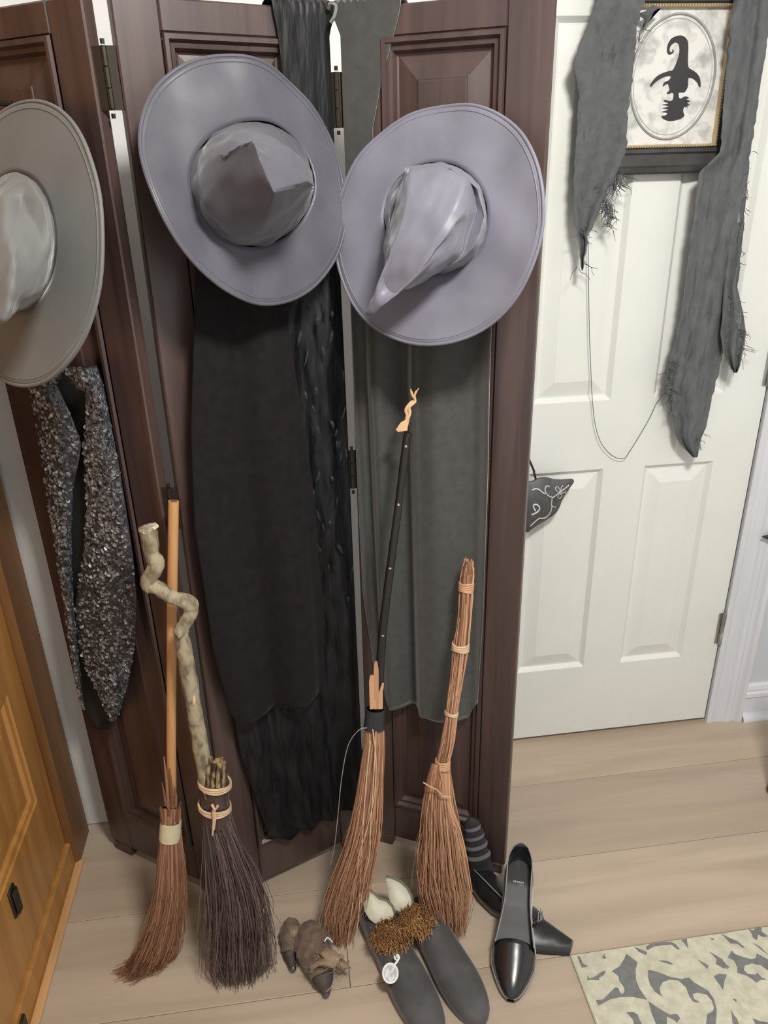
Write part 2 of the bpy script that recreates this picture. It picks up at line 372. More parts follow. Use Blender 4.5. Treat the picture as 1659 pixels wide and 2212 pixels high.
# black robe on the right leaf, its grey and sheen painted-in haze
t = thing('hazed_robe', L3.T(.13, -.02, .42), 'black robe, greyed by painted haze, with soft vertical folds hanging on the right leaf behind the brooms', 'robe')
def f_r3(s, t, x, z):
    k = min(1, max(0, (1.5 - z) / .35)); xx = x + (1.2 - z) * -.02
    e = min(1, s / .10)
    return .003 + e * (.006 + k * .95) * 0 + e * k * (.026 + .020 * G(xx, .165, .036) - .024 * G(xx, .105, .017) + .014 * G(xx, .062, .016) - .018 * G(xx, .030, .012) + .008 * G(xx, .130, .009) - .016 * G(xx, .232, .02) + .006 * G(xx, .262, .01) + .003 * nz3(x * 30, z * 2, 4))
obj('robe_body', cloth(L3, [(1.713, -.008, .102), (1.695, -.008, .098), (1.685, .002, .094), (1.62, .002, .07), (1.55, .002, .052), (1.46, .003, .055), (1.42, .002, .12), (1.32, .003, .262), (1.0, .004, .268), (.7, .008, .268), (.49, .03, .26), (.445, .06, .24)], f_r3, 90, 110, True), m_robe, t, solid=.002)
hk = M(); q = L3.T(0, -.012, 1.695); hk.add(tube(smooth_path([q + Vector(p) for p in ((-.012, -.004, .016), (-.008, -.008, .022), (-.001, -.010, .018), (-.004, -.010, .006), (-.010, -.008, -.002))]), .003, 8))
obj('hook', hk.vf, m_steel, t)
# sequin jacket on the left leaf
m_lin = mat('jacket_lining', (.012, .011, .011), (.02, .018, .018), .8)
m_base = mat('jacket_cloth', (.030, .031, .035), (.055, .056, .062), .6, scale=(80, 80, 80))
m_seq = mat('black_sequins', (.070, .072, .080), (.42, .44, .48), .28, metal=.3, shade=True)
t = thing('sequin_jacket', L1.T(.1, -.02, .3), 'open black jacket covered in sequins hanging on the left leaf below the left hat', 'jacket')
def px_sheet(L, lt, rt, y0, y1, offf, nx=24, ny=60):
    rings = []
    for j in range(ny + 1):
        y = y0 + (y1 - y0) * j / ny; a, b = polyline(lt, y), polyline(rt, y)
        rings.append([L.P((a + (b - a) * i / nx, y), offf(i / nx, j / ny, y)) for i in range(nx + 1)])
    return rings
LO = [(780, 110), (830, 64), (900, 78), (1000, 92), (1100, 108), (1200, 124), (1300, 139), (1400, 154), (1480, 166), (1540, 184), (1575, 205)]
RO = [(780, 205), (830, 222), (900, 236), (1000, 256), (1100, 272), (1200, 287), (1300, 295), (1400, 291), (1480, 276), (1540, 258), (1575, 236)]
LI = [(780, 150), (830, 122), (900, 155), (960, 176), (1000, 170), (1050, 158), (1150, 154), (1250, 156), (1320, 160), (1400, 168), (1500, 178), (1535, 184)]
RI = [(780, 130), (832, 160), (836, 188), (900, 190), (960, 181), (1010, 186), (1100, 189), (1200, 180), (1300, 163), (1400, 168), (1440, 186), (1500, 214), (1560, 243)]
obj('lining', loft(px_sheet(L1, LO, RO, 790, 1575, lambda s, t, y: .012 + .004 * math.sin(s * 9)), False, False, False), m_lin, t, solid=.002)
for nm, a, b, y1, n in (('left_front', LO, LI, 1530, 2000), ('right_front', RI, RO, 1555, 3600)):
    ff = lambda s, t, y: .030 + .012 * math.sin(s * PI) + .004 * nz3(s * 3, y * .01, 2)
    ring = px_sheet(L1, a, b, 795, y1, ff)
    pt = obj('jacket_front', loft(ring, False, False, False), m_base, t, solid=.002)
    sq = M(); ny, nx = len(ring) - 1, len(ring[0]) - 1
    for k in range(n):
        j = rr.random() * ny * .999; i = rr.random() * nx * .999; q = ring[int(j)][int(i)].lerp(ring[int(j) + 1][int(i) + 1], rr.random()) + L1.n * .0022
        nn = (L1.n + Vector((rr.gauss(0, .35), rr.gauss(0, .35), rr.gauss(0, .35)))).normalized(); u = nn.orthogonal().normalized(); v = nn.cross(u); rad = rr.uniform(.0026, .0042)
        sq.add(([q + u * rad * math.cos(2 * PI * e / 6) + v * rad * math.sin(2 * PI * e / 6) for e in range(6)], [[0, 1, 2, 3, 4, 5]]), rr.random() ** 1.8)
    obj('sequins', sq.vf, m_seq, pt, smooth=False, kind='stuff', cols=sq.c)
# =================================================================== hats: black cloth, haze painted into the grey colours
m_satin = mat('hazed_satin', (.085, .084, .104), (.105, .104, .126), .42, scale=(14, 14, 14), sheen=.3, spec=.45, bump=.1, bscale=(26, 26, 26))
m_satin2 = mat('lavender_hazed_satin', (.165, .16, .20), (.195, .19, .235), .45, scale=(14, 14, 14), sheen=.3, spec=.4, bump=.1, bscale=(26, 26, 26))
m_felt = mat('hazed_felt', (.150, .152, .146), (.168, .170, .164), .6, scale=(14, 14, 14), sheen=.3, spec=.3)
def hat(name, label, Cn, n, Rr, waves, rings, m, hole, sharp=(), m_in=None, dk=1.0, nza=.0065):
    Cn, n = Vector(Cn), Vector(n).normalized(); t = thing(name, Cn, label, 'hat')
    e1 = n.cross(Vector((0, 0, 1))).normalized(); e1 = -e1 if e1.x < 0 else e1; e2 = e1.cross(n); e2 = -e2 if e2.z < 0 else e2
    def disp(r, th): return sum(a * math.cos(k * (th - ph)) for a, k, ph in waves) * (r / Rr) ** 2 + .012 * (r / Rr - .5) ** 2 + nza * nz3(math.cos(th) * 2.6 * r / Rr + 5, math.sin(th) * 2.6 * r / Rr, Rr * 40)
    def pt(r, th, d=0, c=(0, 0)): return Cn + e1 * (r * math.cos(th) + c[0]) + e2 * (r * math.sin(th) + c[1]) + n * (disp(r, th) + d)
    NB = 96
    def hp(a, k=1):
        q = pl((hole[0][0] + hole[1] * k * math.cos(a), hole[0][1] - hole[2] * k * math.sin(a)), Cn, n) - Cn; return Vector((q.dot(e1), q.dot(e2)))
    rr_ = []
    for q in range(13):
        f = q / 12; ring = []
        for j in range(NB):
            th = 2 * PI * j / NB
            a = hp(th); b = Vector((Rr * math.cos(th), Rr * math.sin(th))); c = a.lerp(b, f)
            rad = c.length; tt = math.atan2(c.y, c.x); ring.append(pt(rad, tt))
        rr_.append(ring)
    obj('brim', loft(rr_, False, False), m, t, solid=.003, ang=180)
    obj('brim_hem', loop_tube([pt(Rr, 2 * PI * j / NB, .0) for j in range(NB)], .0028, 8), m, t, ang=180)
    obj('hem_seam', loop_tube([pt(Rr * .955, 2 * PI * j / NB, .0014) for j in range(NB)], .0010, 6), m, t, ang=180)
    base = [(lambda c: pt(c.length, math.atan2(c.y, c.x)))(hp(PI / 2 - 2 * PI * j / 12, 1.03)) for j in range(12)]
    cr = [[b + n * -.003 for b in base], [b + n * .002 for b in base]]
    for d, P in rings:
        if len(P) == 3:
            (cx, cy), rx, ry = P; P = [(cx + rx * math.sin(2 * PI * j / 12), cy - ry * math.cos(2 * PI * j / 12)) for j in range(12)]
        elif len(P) != 12: raise ValueError(len(P))
        ds = [q * dk for q in d] if hasattr(d, '__len__') else [d * dk] * 12
        cr.append([pl(p, Cn + n * dd, n) for p, dd in zip(P, ds)])
    o = obj('crown', loft(cr, False, True), m_in or m, t, ang=180, sub=3)
    me = o.data; ca = me.attributes.new('crease_edge', 'FLOAT', 'EDGE')
    for i, e in enumerate(me.edges):
        a, b = e.vertices; ra, rb_ = a // 12, b // 12
        ca.data[i].value = .8 if (ra == rb_ and 3 <= ra <= 5) else (.75 if (ra != rb_ and min(ra, rb_) >= 2 and a % 12 in sharp) else .15)
    tx = bpy.data.textures.new(name + '_creases', 'CLOUDS'); tx.noise_scale = .03; tx.noise_depth = 1
    dp = o.modifiers.new('crease', 'DISPLACE'); dp.texture = tx; dp.strength = .007; dp.mid_level = .5; dp.texture_coords = 'LOCAL'
    return t
hat('witch_hat', 'black satin witch hat, greyed by painted haze, on the middle leaf, crown crumpled and folded right', (-.0293, 1.225, 1.477), (.571, -.781, .254), .1700,
    [(.010, 2, .6), (.006, 3, 1.4)],
    [(.012, ((545, 398), 128, 130)),
     (.035, [(540, 275), (590, 298), (640, 332), (672, 370), (674, 420), (642, 475), (560, 512), (488, 497), (440, 440), (428, 375), (446, 310), (492, 274)]),
     ([.08, .08, .08, .09, .10, .11, .12, .12, .125, .11, .085, .08], [(548, 288), (590, 300), (632, 325), (674, 372), (678, 400), (636, 407), (591, 418), (568, 360), (545, 300), (515, 312), (486, 345), (500, 296)]),
     ([.105, .105, .105, .11, .115, .115, .12, .118, .12, .11, .10, .10], [(575, 318), (600, 322), (632, 340), (662, 376), (668, 392), (634, 398), (596, 408), (578, 365), (560, 320), (550, 312), (540, 310), (560, 310)])],
    m_satin, ((543, 398), 134, 136), (3, 4, 6, 8, 10), dk=1.35)
hat('witch_hat', 'black satin witch hat, lavender grey from painted haze, on the right leaf, crown drooping to lower left', (.2357, 1.205, 1.4110), (-.5919, -.7545, .2835), .1740,
    [(.007, 2, .2), (.006, 3, 2.4)],
    [(.012, ((943, 470), 110, 118)), (.034, ((944, 468), 103, 112)),
     (.022, [(930, 352), (980, 360), (1022, 382), (1030, 455), (1010, 505), (1005, 552), (945, 592), (880, 628), (826, 600), (828, 530), (846, 465), (874, 362)]),
     ([.06, .055, .055, .05, .055, .06, .07, .075, .075, .07, .075, .075], [(935, 358), (970, 370), (1008, 388), (1013, 456), (988, 496), (989, 545), (935, 585), (880, 622), (835, 610), (836, 535), (854, 470), (885, 364)]),
     ([.095, .09, .085, .078, .08, .08, .085, .085, .09, .095, .10, .10], [(915, 425), (950, 435), (985, 448), (1000, 460), (975, 498), (960, 540), (915, 580), (870, 622), (830, 640), (832, 590), (848, 530), (876, 450)]),
     (.100, [(868, 560), (890, 568), (910, 572), (915, 580), (895, 602), (875, 622), (852, 642), (828, 660), (806, 662), (806, 640), (818, 610), (838, 578)]),
     (.075, [(802, 648), (815, 652), (826, 658), (824, 666), (816, 674), (806, 682), (797, 688), (790, 692), (784, 692), (783, 684), (787, 672), (794, 658)])],
    m_satin2, ((943, 470), 113, 121), (2, 3, 6, 7, 9, 11))
hat('witch_hat', 'matte black witch hat, greyed by painted haze, on the left leaf at the photo edge, crown drooping down', (-.3646, 1.2166, 1.4016), (-.658, -.699, .278), .1958,
    [(.002, 2, .2), (.001, 3, 2.4)],
    [(.018, ((34, 524), 84, 148)),
     ([.05] * 12, [(25, 395), (62, 385), (98, 440), (112, 510), (108, 580), (90, 640), (45, 672), (0, 668), (-40, 630), (-55, 540), (-45, 460), (-15, 410)]),
     ([.085, .06, .06, .06, .08, .09, .09, .09, .09, .09, .09, .09], [(15, 420), (45, 440), (70, 480), (92, 520), (80, 590), (55, 640), (25, 680), (-10, 690), (-45, 650), (-55, 570), (-45, 490), (-15, 440)]),
     (.115, [(0, 520), (18, 530), (30, 550), (36, 580), (34, 620), (30, 660), (18, 695), (-5, 706), (-30, 690), (-38, 630), (-34, 570), (-18, 535)]),
     (.125, [(-2, 600), (6, 606), (12, 620), (14, 640), (14, 660), (12, 680), (5, 698), (-5, 703), (-14, 695), (-18, 670), (-16, 640), (-10, 612)])],
    m_felt, ((34, 524), 88, 152), (1, 2, 5, 8, 10), nza=.002)
pg = L1.P((22, 224), 0); mm = M(); mm.add(tube([pg - L1.n * -.001, pg + L1.n * .02, pg + L1.n * .026 + Vector((0, 0, .01))], [.004, .0035, .003], 8))
tag(obj('peg', mm.vf, m_bronze, org=pg), 'small dark peg above the left hat', 'peg')
# =================================================================== brooms
m_str = mat('orange_straw', (.16, .068, .034), (.42, .215, .12), .6, shade=True)
m_str2 = mat('dark_twigs', (.035, .020, .022), (.17, .115, .10), .45, shade=True)
m_str3 = mat('tan_broom_straw', (.22, .095, .050), (.58, .33, .19), .6, shade=True)
m_dowel = mat('pale_dowel', (.55, .30, .12), (.48, .25, .10), .5, scale=(40, 40, 4))
m_branch = mat('grey_bark', (.33, .28, .185), (.14, .11, .068), .8, scale=(70, 70, 34), detail=8, bump=1.0, lo=.44, hi=.66)
m_cord = mat('pale_raffia', (.62, .46, .30), (.5, .34, .2), .7, scale=(60, 60, 60))
m_tape = mat('pale_cloth_tape', (.62, .56, .38), (.55, .50, .33), .7, scale=(60, 60, 60))
m_btape = mat('black_tape', (.02, .022, .024), (.03, .03, .032), .5)
m_bhand = mat('black_handle', (.010, .010, .010), (.018, .016, .016), .35)
m_carve = mat('carved_pale_wood', (.62, .40, .22), (.50, .30, .15), .5)
def lean(B, T):
    n = (Vector(T) - Vector(B)).cross(Vector((1, .02, 0))).normalized()
    return lambda p, off=0: pl(p, Vector(B) + n * off * (1 if n.y < 0 else -1), n)
def strand(pts, r0, r1):
    n = len(pts); rings = []
    for i, p in enumerate(pts):
        t = (pts[min(i + 1, n - 1)] - pts[max(i - 1, 0)]).normalized(); a = t.orthogonal().normalized(); b = t.cross(a); r = r0 + (r1 - r0) * i / (n - 1)
        rings.append([p + a * r * math.cos(q) + b * r * math.sin(q) for q in (0, 2.09, 4.19)])
    return loft(rings, False, True)
def bristles(LPf, path, n, r0, r1, rnd, depth=.75, wob=.004, minz=.002, short=.25, frizz=0, lift=0):
    """path: [(xL, xR, y), ...] pixel outline of the fan seen in its leaning plane, from binding to tip"""
    m = M(); nrm = (LPf((800, 1500), 1) - LPf((800, 1500), 0)).normalized(); K = len(path)
    for q in range(n):
        a = rnd.uniform(0, 2 * PI); rad = math.sqrt(rnd.random()); s0, d0 = math.cos(a) * rad, math.sin(a) * rad
        s1 = s0 * .75 + rnd.gauss(0, .22); d1 = d0 * .8 + rnd.gauss(0, .15); s1 = max(-1.08, min(1.08, s1))
        end = 1 - short * rnd.random() ** 2.5; pts = []; ph = rnd.uniform(0, 9)
        N = 9
        for i in range(N + 1):
            u = i / N * end * (K - 1); k = min(int(u), K - 2); f = u - k
            xl = path[k][0] + (path[k + 1][0] - path[k][0]) * f; xr = path[k][1] + (path[k + 1][1] - path[k][1]) * f; y = path[k][2] + (path[k + 1][2] - path[k][2]) * f
            g = i / N; s = s0 + (s1 - s0) * g; d = d0 + (d1 - d0) * g
            cx, hw = (xl + xr) / 2, (xr - xl) / 2
            p = LPf((cx + s * hw, y)); ww = (LPf((xr, y)) - LPf((xl, y))).length / 2
            p = p + nrm * (d * min(ww * depth, .045)) + Vector((nz3(ph, g * 3, 1), nz3(ph, g * 3, 7), 0)) * wob * (g * 2) + Vector((rnd.gauss(0, frizz), rnd.gauss(0, frizz), rnd.gauss(0, frizz))) * g
            if p.z < minz: p.z = minz + rnd.random() * .004
            pts.append(p)
        m.add(strand(pts, r0 * rnd.uniform(.7, 1.25), r1), rnd.random() ** 1.4)
    return m
rnd = random.Random(11)
# 1: plain dowel broom
T1 = pv((375, 1083), 1.196); B1 = fl((352, 2085)); P1 = lean(B1, T1)
t = thing('broom', B1, 'straw broom with smooth pale dowel handle and cream tape band, leftmost', 'broom')
obj('handle', tube([P1((372, 1800)), P1((370, 1600)), P1((371, 1350)), P1((375, 1083))], [.0088] * 4, 18), m_dowel, t)
e = (P1((375, 1083)) - P1((371, 1350))).normalized(); q = P1((375, 1083)) + e * .0004
obj('handle_end', tube([q - e * .001, q + e * .0006], [.006, .0055], 14), mat('drilled_end', (.20, .09, .04), None, .8), t)
bm1 = bristles(P1, [(346, 390, 1745), (346, 391, 1800), (338, 400, 1860), (330, 404, 1930), (318, 398, 1990), (296, 392, 2050), (272, 366, 2095), (248, 350, 2134)], 850, .0011, .0004, rnd, short=.32, frizz=.0014, wob=.006)
obj('bristles', bm1.vf, m_str, t, kind='stuff', cols=bm1.c)
band = []
def wrap(P, c0, c1, r0, r1, tk, n=24, sq=.8):
    a, b = P(c0), P(c1); ax = (a - b).normalized(); e1 = ax.cross(Vector((0, 1, 0))).normalized(); e2 = ax.cross(e1); rings = []
    for p, r in ((b, r1 - tk), (b, r1), ((a + b) / 2, (r0 + r1) / 2), (a, r0), (a, r0 - tk)):
        rings.append([p + e1 * r * math.cos(2 * PI * j / n) + e2 * r * sq * math.sin(2 * PI * j / n) for j in range(n)])
    return loft(rings, False, False)
obj('tape_band', wrap(P1, (369, 1773), (367, 1812), .0200, .0208, .002), m_tape, t)
tw = M()
for px0, py0, px1, py1, r in ((350, 1690, 358, 1740, .0022), (354, 1635, 364, 1745, .0026), (366, 1660, 372, 1742, .003), (378, 1700, 380, 1742, .0028), (388, 1738, 386, 1775, .0024), (346, 1742, 352, 1778, .0026), (360, 1700, 366, 1760, .003), (390, 1732, 380, 1770, .0022)):
    a, b = P1((px0, py0), .012), P1((px1, py1), .014); tw.add(tube([a, a.lerp(b, .5) + Vector((.001, 0, 0)), b], [r * .4, r, r], 6), rnd.random() * .6)
obj('splinters', tw.vf, m_str, t, cols=tw.c)
# 2: crooked branch broom
T2 = pv((320, 1140), 1.150); B2 = fl((515, 2110)); P2 = lean(B2, T2)
t = thing('broom', B2, 'crooked bark branch broom with dark purple-brown twigs bound by two raffia cords', 'broom')
br = [(318, 1138, .0165), (324, 1165, .0155), (328, 1195, .0135), (338, 1220, .0150), (320, 1258, .0145), (345, 1272, .0135), (372, 1290, .0130), (408, 1303, .0150), (412, 1322, .0135), (398, 1350, .0125), (392, 1372, .0140), (404, 1440, .0150), (416, 1510, .0140), (428, 1580, .0145), (438, 1640, .0155), (450, 1700, .0165), (464, 1770, .016)]
sp = smooth_path([(*P2((x, y), .006), r * .9) for x, y, r in br], 5)
obj('branch', tube([p[:3] for p in sp], [p[3] for p in sp], 16, jit=.22), m_branch, t)
a = P2((322, 1142), .006); cut = M()
cut.add(tube([a, a + Vector((-.0008, 0, .004))], [.017, .0115], 14, jit=.5))
obj('cut_end', cut.vf, mat('cut_wood', (.66, .58, .44), (.40, .34, .24), .7, scale=(150, 150, 150), bump=.6), t, label='pale splintered cut end')
kn = M(); q = P2((388, 1366), .016); kn.add(tube([q + Vector((.006, .004, .012)), q, q + Vector((-.006, -.004, -.003))], [.010, .0095, .0085], 10, jit=.2)); obj('knot_stub', kn.vf, m_branch, t)
obj('peeled_spot', bulge_poly([P2((419 + 4 * math.cos(q), 1514 + 11 * math.sin(q)), .019) for q in [i * PI / 5 for i in range(10)]], (0, -1, .2), .0015, .002), m_cord, t, label='small pale spot where bark is missing')
bm2 = bristles(P2, [(430, 490, 1668), (433, 496, 1745), (438, 512, 1800), (440, 552, 1870), (442, 575, 1930), (444, 590, 1990), (446, 598, 2040), (446, 600, 2085), (456, 580, 2140)], 1000, .0013, .0005, rnd, wob=.010, short=.4, frizz=.0016, depth=.6)
obj('twigs', bm2.vf, m_str2, t, kind='stuff', cols=bm2.c)
obj('twig_core', tube([P2((x, y)) for x, y in ((462, 1652), (463, 1690), (465, 1740), (467, 1765), (469, 1785))], [.019, .0235, .0245, .024, .016], 18, jit=.3), mat('dark_bark', (.035, .02, .018), (.07, .045, .04), .35, scale=(60, 60, 12), bump=.4), t)
for cy, tilt, nn in ((1692, -16, 3), (1742, -13, 3)):
    cm = M()
    a = P2((464, cy)); ax = (P2((460, cy - 60)) - P2((468, cy + 60))).normalized(); e1 = ax.cross(Vector((0, 1, 0))).normalized(); e2 = ax.cross(e1)
    for k in range(nn):
        cm.add(tube([a + ax * (.004 * k - .004 + .006 * math.cos(th - .5) + .001 * math.sin(3 * th + k)) + e1 * .0285 * math.cos(th) + e2 * .0285 * math.sin(th) for th in [i * 2 * PI / 32 for i in range(33)]], .0023, 6))
    if cy > 1700:
        for dx, l in ((-3, 62), (0, 50)):
            cm.add(tube([P2((463 + dx, cy + 8), .034), P2((465 + dx, cy + 25), .036), P2((462 + dx, cy + l), .032)], [.0022, .0026, .0018], 6))
        cm.add(tube([P2((458, cy - 4), .034), P2((464, cy + 8), .036), P2((471, cy - 2), .034)], .003, 6))
    obj('cord', cm.vf, m_cord, t)
st = M()
for x, y, l, d in ((455, 1636, 40, .012), (463, 1645, 36, .020), (470, 1640, 40, .016), (478, 1638, 42, .010), (483, 1646, 36, .018), (450, 1655, 30, .02), (474, 1650, 30, .024)):
    a, b = P2((x, y), d), P2((x - 3, y + l + 20), d); st.add(tube([a, a.lerp(b, .5), b], [.0042, .0040, .0045], 8, jit=.2), rnd.uniform(.3, 1))
obj('twig_stubs', st.vf, mat('stub_bark', (.34, .25, .12), (.045, .028, .022), .4, scale=(90, 90, 40), lo=.42, hi=.58), t)
# 3: black handled broom with carved tip
T3 = L3.P((890, 840), .075); B3 = fl((752, 2035)); P3 = lean(B3, T3)
t = thing('broom', B3, 'long straw broom with a thin black handle ending in a pale twisted carved tip', 'broom')
hp = smooth_path([(*P3((x, y)), r) for x, y, r in ((812, 1560, .0085), (818, 1480, .0085), (826, 1372, .008), (843, 1228, .0075), (861, 1090, .007), (876, 968, .007), (882, 935, .007))], 5)
obj('handle', tube([p[:3] for p in hp], [p[3] for p in hp], 12, jit=.1), m_bhand, t)
m_node = mat('bare_wood_node', (.30, .26, .27), None, .4)
for x, y in ((827, 1373), (843, 1228), (861, 1091), (877, 965)):
    c = P3((x, y), .0066); obj('knot', tube([c + Vector((0, .003, -.003)), c, c + Vector((0, .002, .003))], [.0012, .0028, .0012], 8), m_node, t)
tp = M()
tp.add(loft([[P3((x, y), d) for x, y in q] for d, q in ((-.004, [(855, 930), (860, 934), (880, 931), (882, 915), (878, 908), (866, 914)]), (.006, [(855, 928), (860, 933), (880, 930), (881, 914), (877, 906), (865, 913)]))]))
tp.add(tube([p[:3] for p in smooth_path([P3(q, .001) for q in ((877, 918), (880, 900), (877, 885), (888, 870), (897, 866), (890, 852), (887, 840))], 5)], [.0042] * 6 + [.003] * 12 + [.0022] * 10 + [.0013] * 3, 8))
tp.add(tube([p[:3] for p in smooth_path([P3(q, .003) for q in ((878, 910), (885, 893), (884, 880), (892, 872), (897, 866), (896, 852), (905, 838))], 5)], [.003] * 8 + [.0026] * 12 + [.0018] * 8 + [.001] * 3, 8))
obj('carved_tip', tp.vf, m_carve, t, label='pale twisted carved tip')
bm3 = bristles(P3, [(790, 828, 1555), (786, 831, 1610), (773, 828, 1680), (762, 822, 1760), (746, 818, 1820), (722, 806, 1890), (704, 796, 1950), (700, 780, 2000), (712, 760, 2045)], 650, .0012, .0004, rnd, short=.42, frizz=.0016, wob=.008)
obj('bristles', bm3.vf, m_str3, t, kind='stuff', cols=bm3.c)
obj('tape_band', wrap(P3, (811, 1531), (808, 1572), .0185, .021, .002), m_btape, t)
sp3 = M()
for x0, y0, x1, y1, wd in ((803, 1458, 805, 1530, .0055), (812, 1428, 813, 1530, .0045), (827, 1475, 814, 1530, .003), (822, 1490, 822, 1530, .004)):
    a, b = P3((x0, y0), .010), P3((x1, y1), .012); s = Vector((wd, 0, 0)); th = Vector((0, -.0025, 0))
    sp3.add(loft([[a - s * .55, a + s * .5, a + s * .5 + th, a - s * .55 + th], [a.lerp(b, .15) - s, a.lerp(b, .15) + s, a.lerp(b, .15) + s + th, a.lerp(b, .15) - s + th], [b - s, b + s, b + s + th, b - s + th]]), rnd.uniform(.5, 1))
obj('splints', sp3.vf, m_str3, t, smooth=False, cols=sp3.c)
ls = smooth_path([P3(q, .012) for q in ((793, 1572), (775, 1577), (752, 1610), (738, 1680), (730, 1760), (722, 1830), (714, 1868))], 6)
obj('stray_straw', strand([Vector(p) for p in ls], .0011, .0006), m_node, t)
for q in (((805, 1575), (812, 1640), (808, 1720), (790, 1800), (775, 1850), (762, 1950), (748, 2058)), ((800, 1600), (790, 1700), (782, 1820), (778, 1900), (776, 1960), (768, 2030), (757, 2064)), ((812, 1580), (806, 1700), (800, 1790), (798, 1850), (786, 1900), (780, 1950))):
    obj('long_straw', strand([Vector(p) for p in smooth_path([P3(c, .020) for c in q], 4)], .0013, .0009), m_cord, t)
# 4: bound straw bundle broom
T4 = L3.P((1012, 1210), .060); B4 = fl((968, 2020)); P4 = lean(B4, T4)
t = thing('broom', B4, 'broom of one thick straw bundle bound with four raffia bands', 'broom')
hp = [(1013, 1212, .008), (1010, 1235, .0115), (1007, 1268, .0125), (1003, 1330, .0125), (995, 1395, .0142), (988, 1450, .0130), (981, 1495, .0118), (975, 1540, .0112), (967, 1600, .0130), (956, 1650, .0120), (960, 1690, .0085), (966, 1740, .008)]
sp = smooth_path([(*P4(q[:2], .0), q[2]) for q in hp], 4); sp9 = [Vector(p[:3]) for p in sp]
obj('handle', tube(sp9, [p[3] * .93 for p in sp], 14, jit=.15), mat('straw_core', (.20, .105, .058), (.13, .065, .035), .7, scale=(90, 90, 8)), t)
hs = M()
for q in range(150):
    a = rnd.uniform(0, 2 * PI); i0 = rnd.randint(0, len(sp) - 8); i1 = min(len(sp) - 1, i0 + rnd.randint(10, 30)); pts = []
    for i in range(i0, i1, 2):
        r = sp[i][3] * rnd.uniform(.93, 1.05); aa = a + .02 * (i - i0); pts.append(sp9[i] + Vector((math.cos(aa) * r, math.sin(aa) * r, 0)))
    if len(pts) > 2: hs.add(strand(pts, .0012, .0008), rnd.random())
for q in range(26):
    a = rnd.uniform(0, 2 * PI); r = rnd.uniform(.002, .010); b0 = sp9[5]; tip = sp9[0] + Vector((math.cos(a) * r * .8, math.sin(a) * r * .8, rnd.uniform(-.004, .006)))
    hs.add(strand([b0 + Vector((math.cos(a) * r, math.sin(a) * r, 0)), tip], .0016, .0012), rnd.uniform(.3, 1))
obj('straw_skin', hs.vf, m_str3, t, kind='stuff', cols=hs.c)
for y, x, n, r in ((1265, 1007, 5, .0128), (1395, 995, 4, .0152), (1538, 975, 2, .0120), (1648, 956, 5, .0138)):
    c = P4((x, y)); ax = (P4((x + 3, y - 40)) - P4((x - 5, y + 40))).normalized(); e1 = ax.cross(Vector((0, 1, 0))).normalized(); e2 = ax.cross(e1); cm = M()
    for k in range(n):
        cm.add(tube([c + ax * ((k - n / 2) * .0036 + .001 * math.sin(th * 2 + k)) + e1 * r * math.cos(th) + e2 * r * math.sin(th) for th in [i * 2 * PI / 20 for i in range(21)]], .0020, 6))
    obj('raffia_band', cm.vf, m_cord if n < 5 else m_str3, t, **({} if n < 5 else {'cols': [.85] * len(cm.v)}))
bm4 = bristles(P4, [(932, 972, 1650), (918, 978, 1700), (910, 988, 1760), (905, 1000, 1830), (900, 1012, 1900), (915, 1024, 1950), (935, 1015, 1990), (950, 1000, 2040)], 800, .0011, .0004, rnd, short=.55, frizz=.0018, wob=.009)
obj('bristles', bm4.vf, m_str3, t, kind='stuff', cols=bm4.c)
sl = M()
for k in range(7):
    sl.add(strand([Vector(p) for p in smooth_path([P4(c, .018) for c in ((952 + k * 3, 1670), (960 + k * 2, 1730), (968 + k * 3, 1770), (980 + k * 4, 1830), (990 + k * 5, 1880 + k * 8))], 4)], .0018, .0008), rnd.uniform(.5, 1))
sl.add(tube([P4(c, .030) for c in ((914, 1690), (930, 1700), (944, 1706), (956, 1720), (972, 1722))], .0014, 6), 1.0)
obj('outer_straws', sl.vf, m_str3, t, kind='stuff', cols=sl.c)
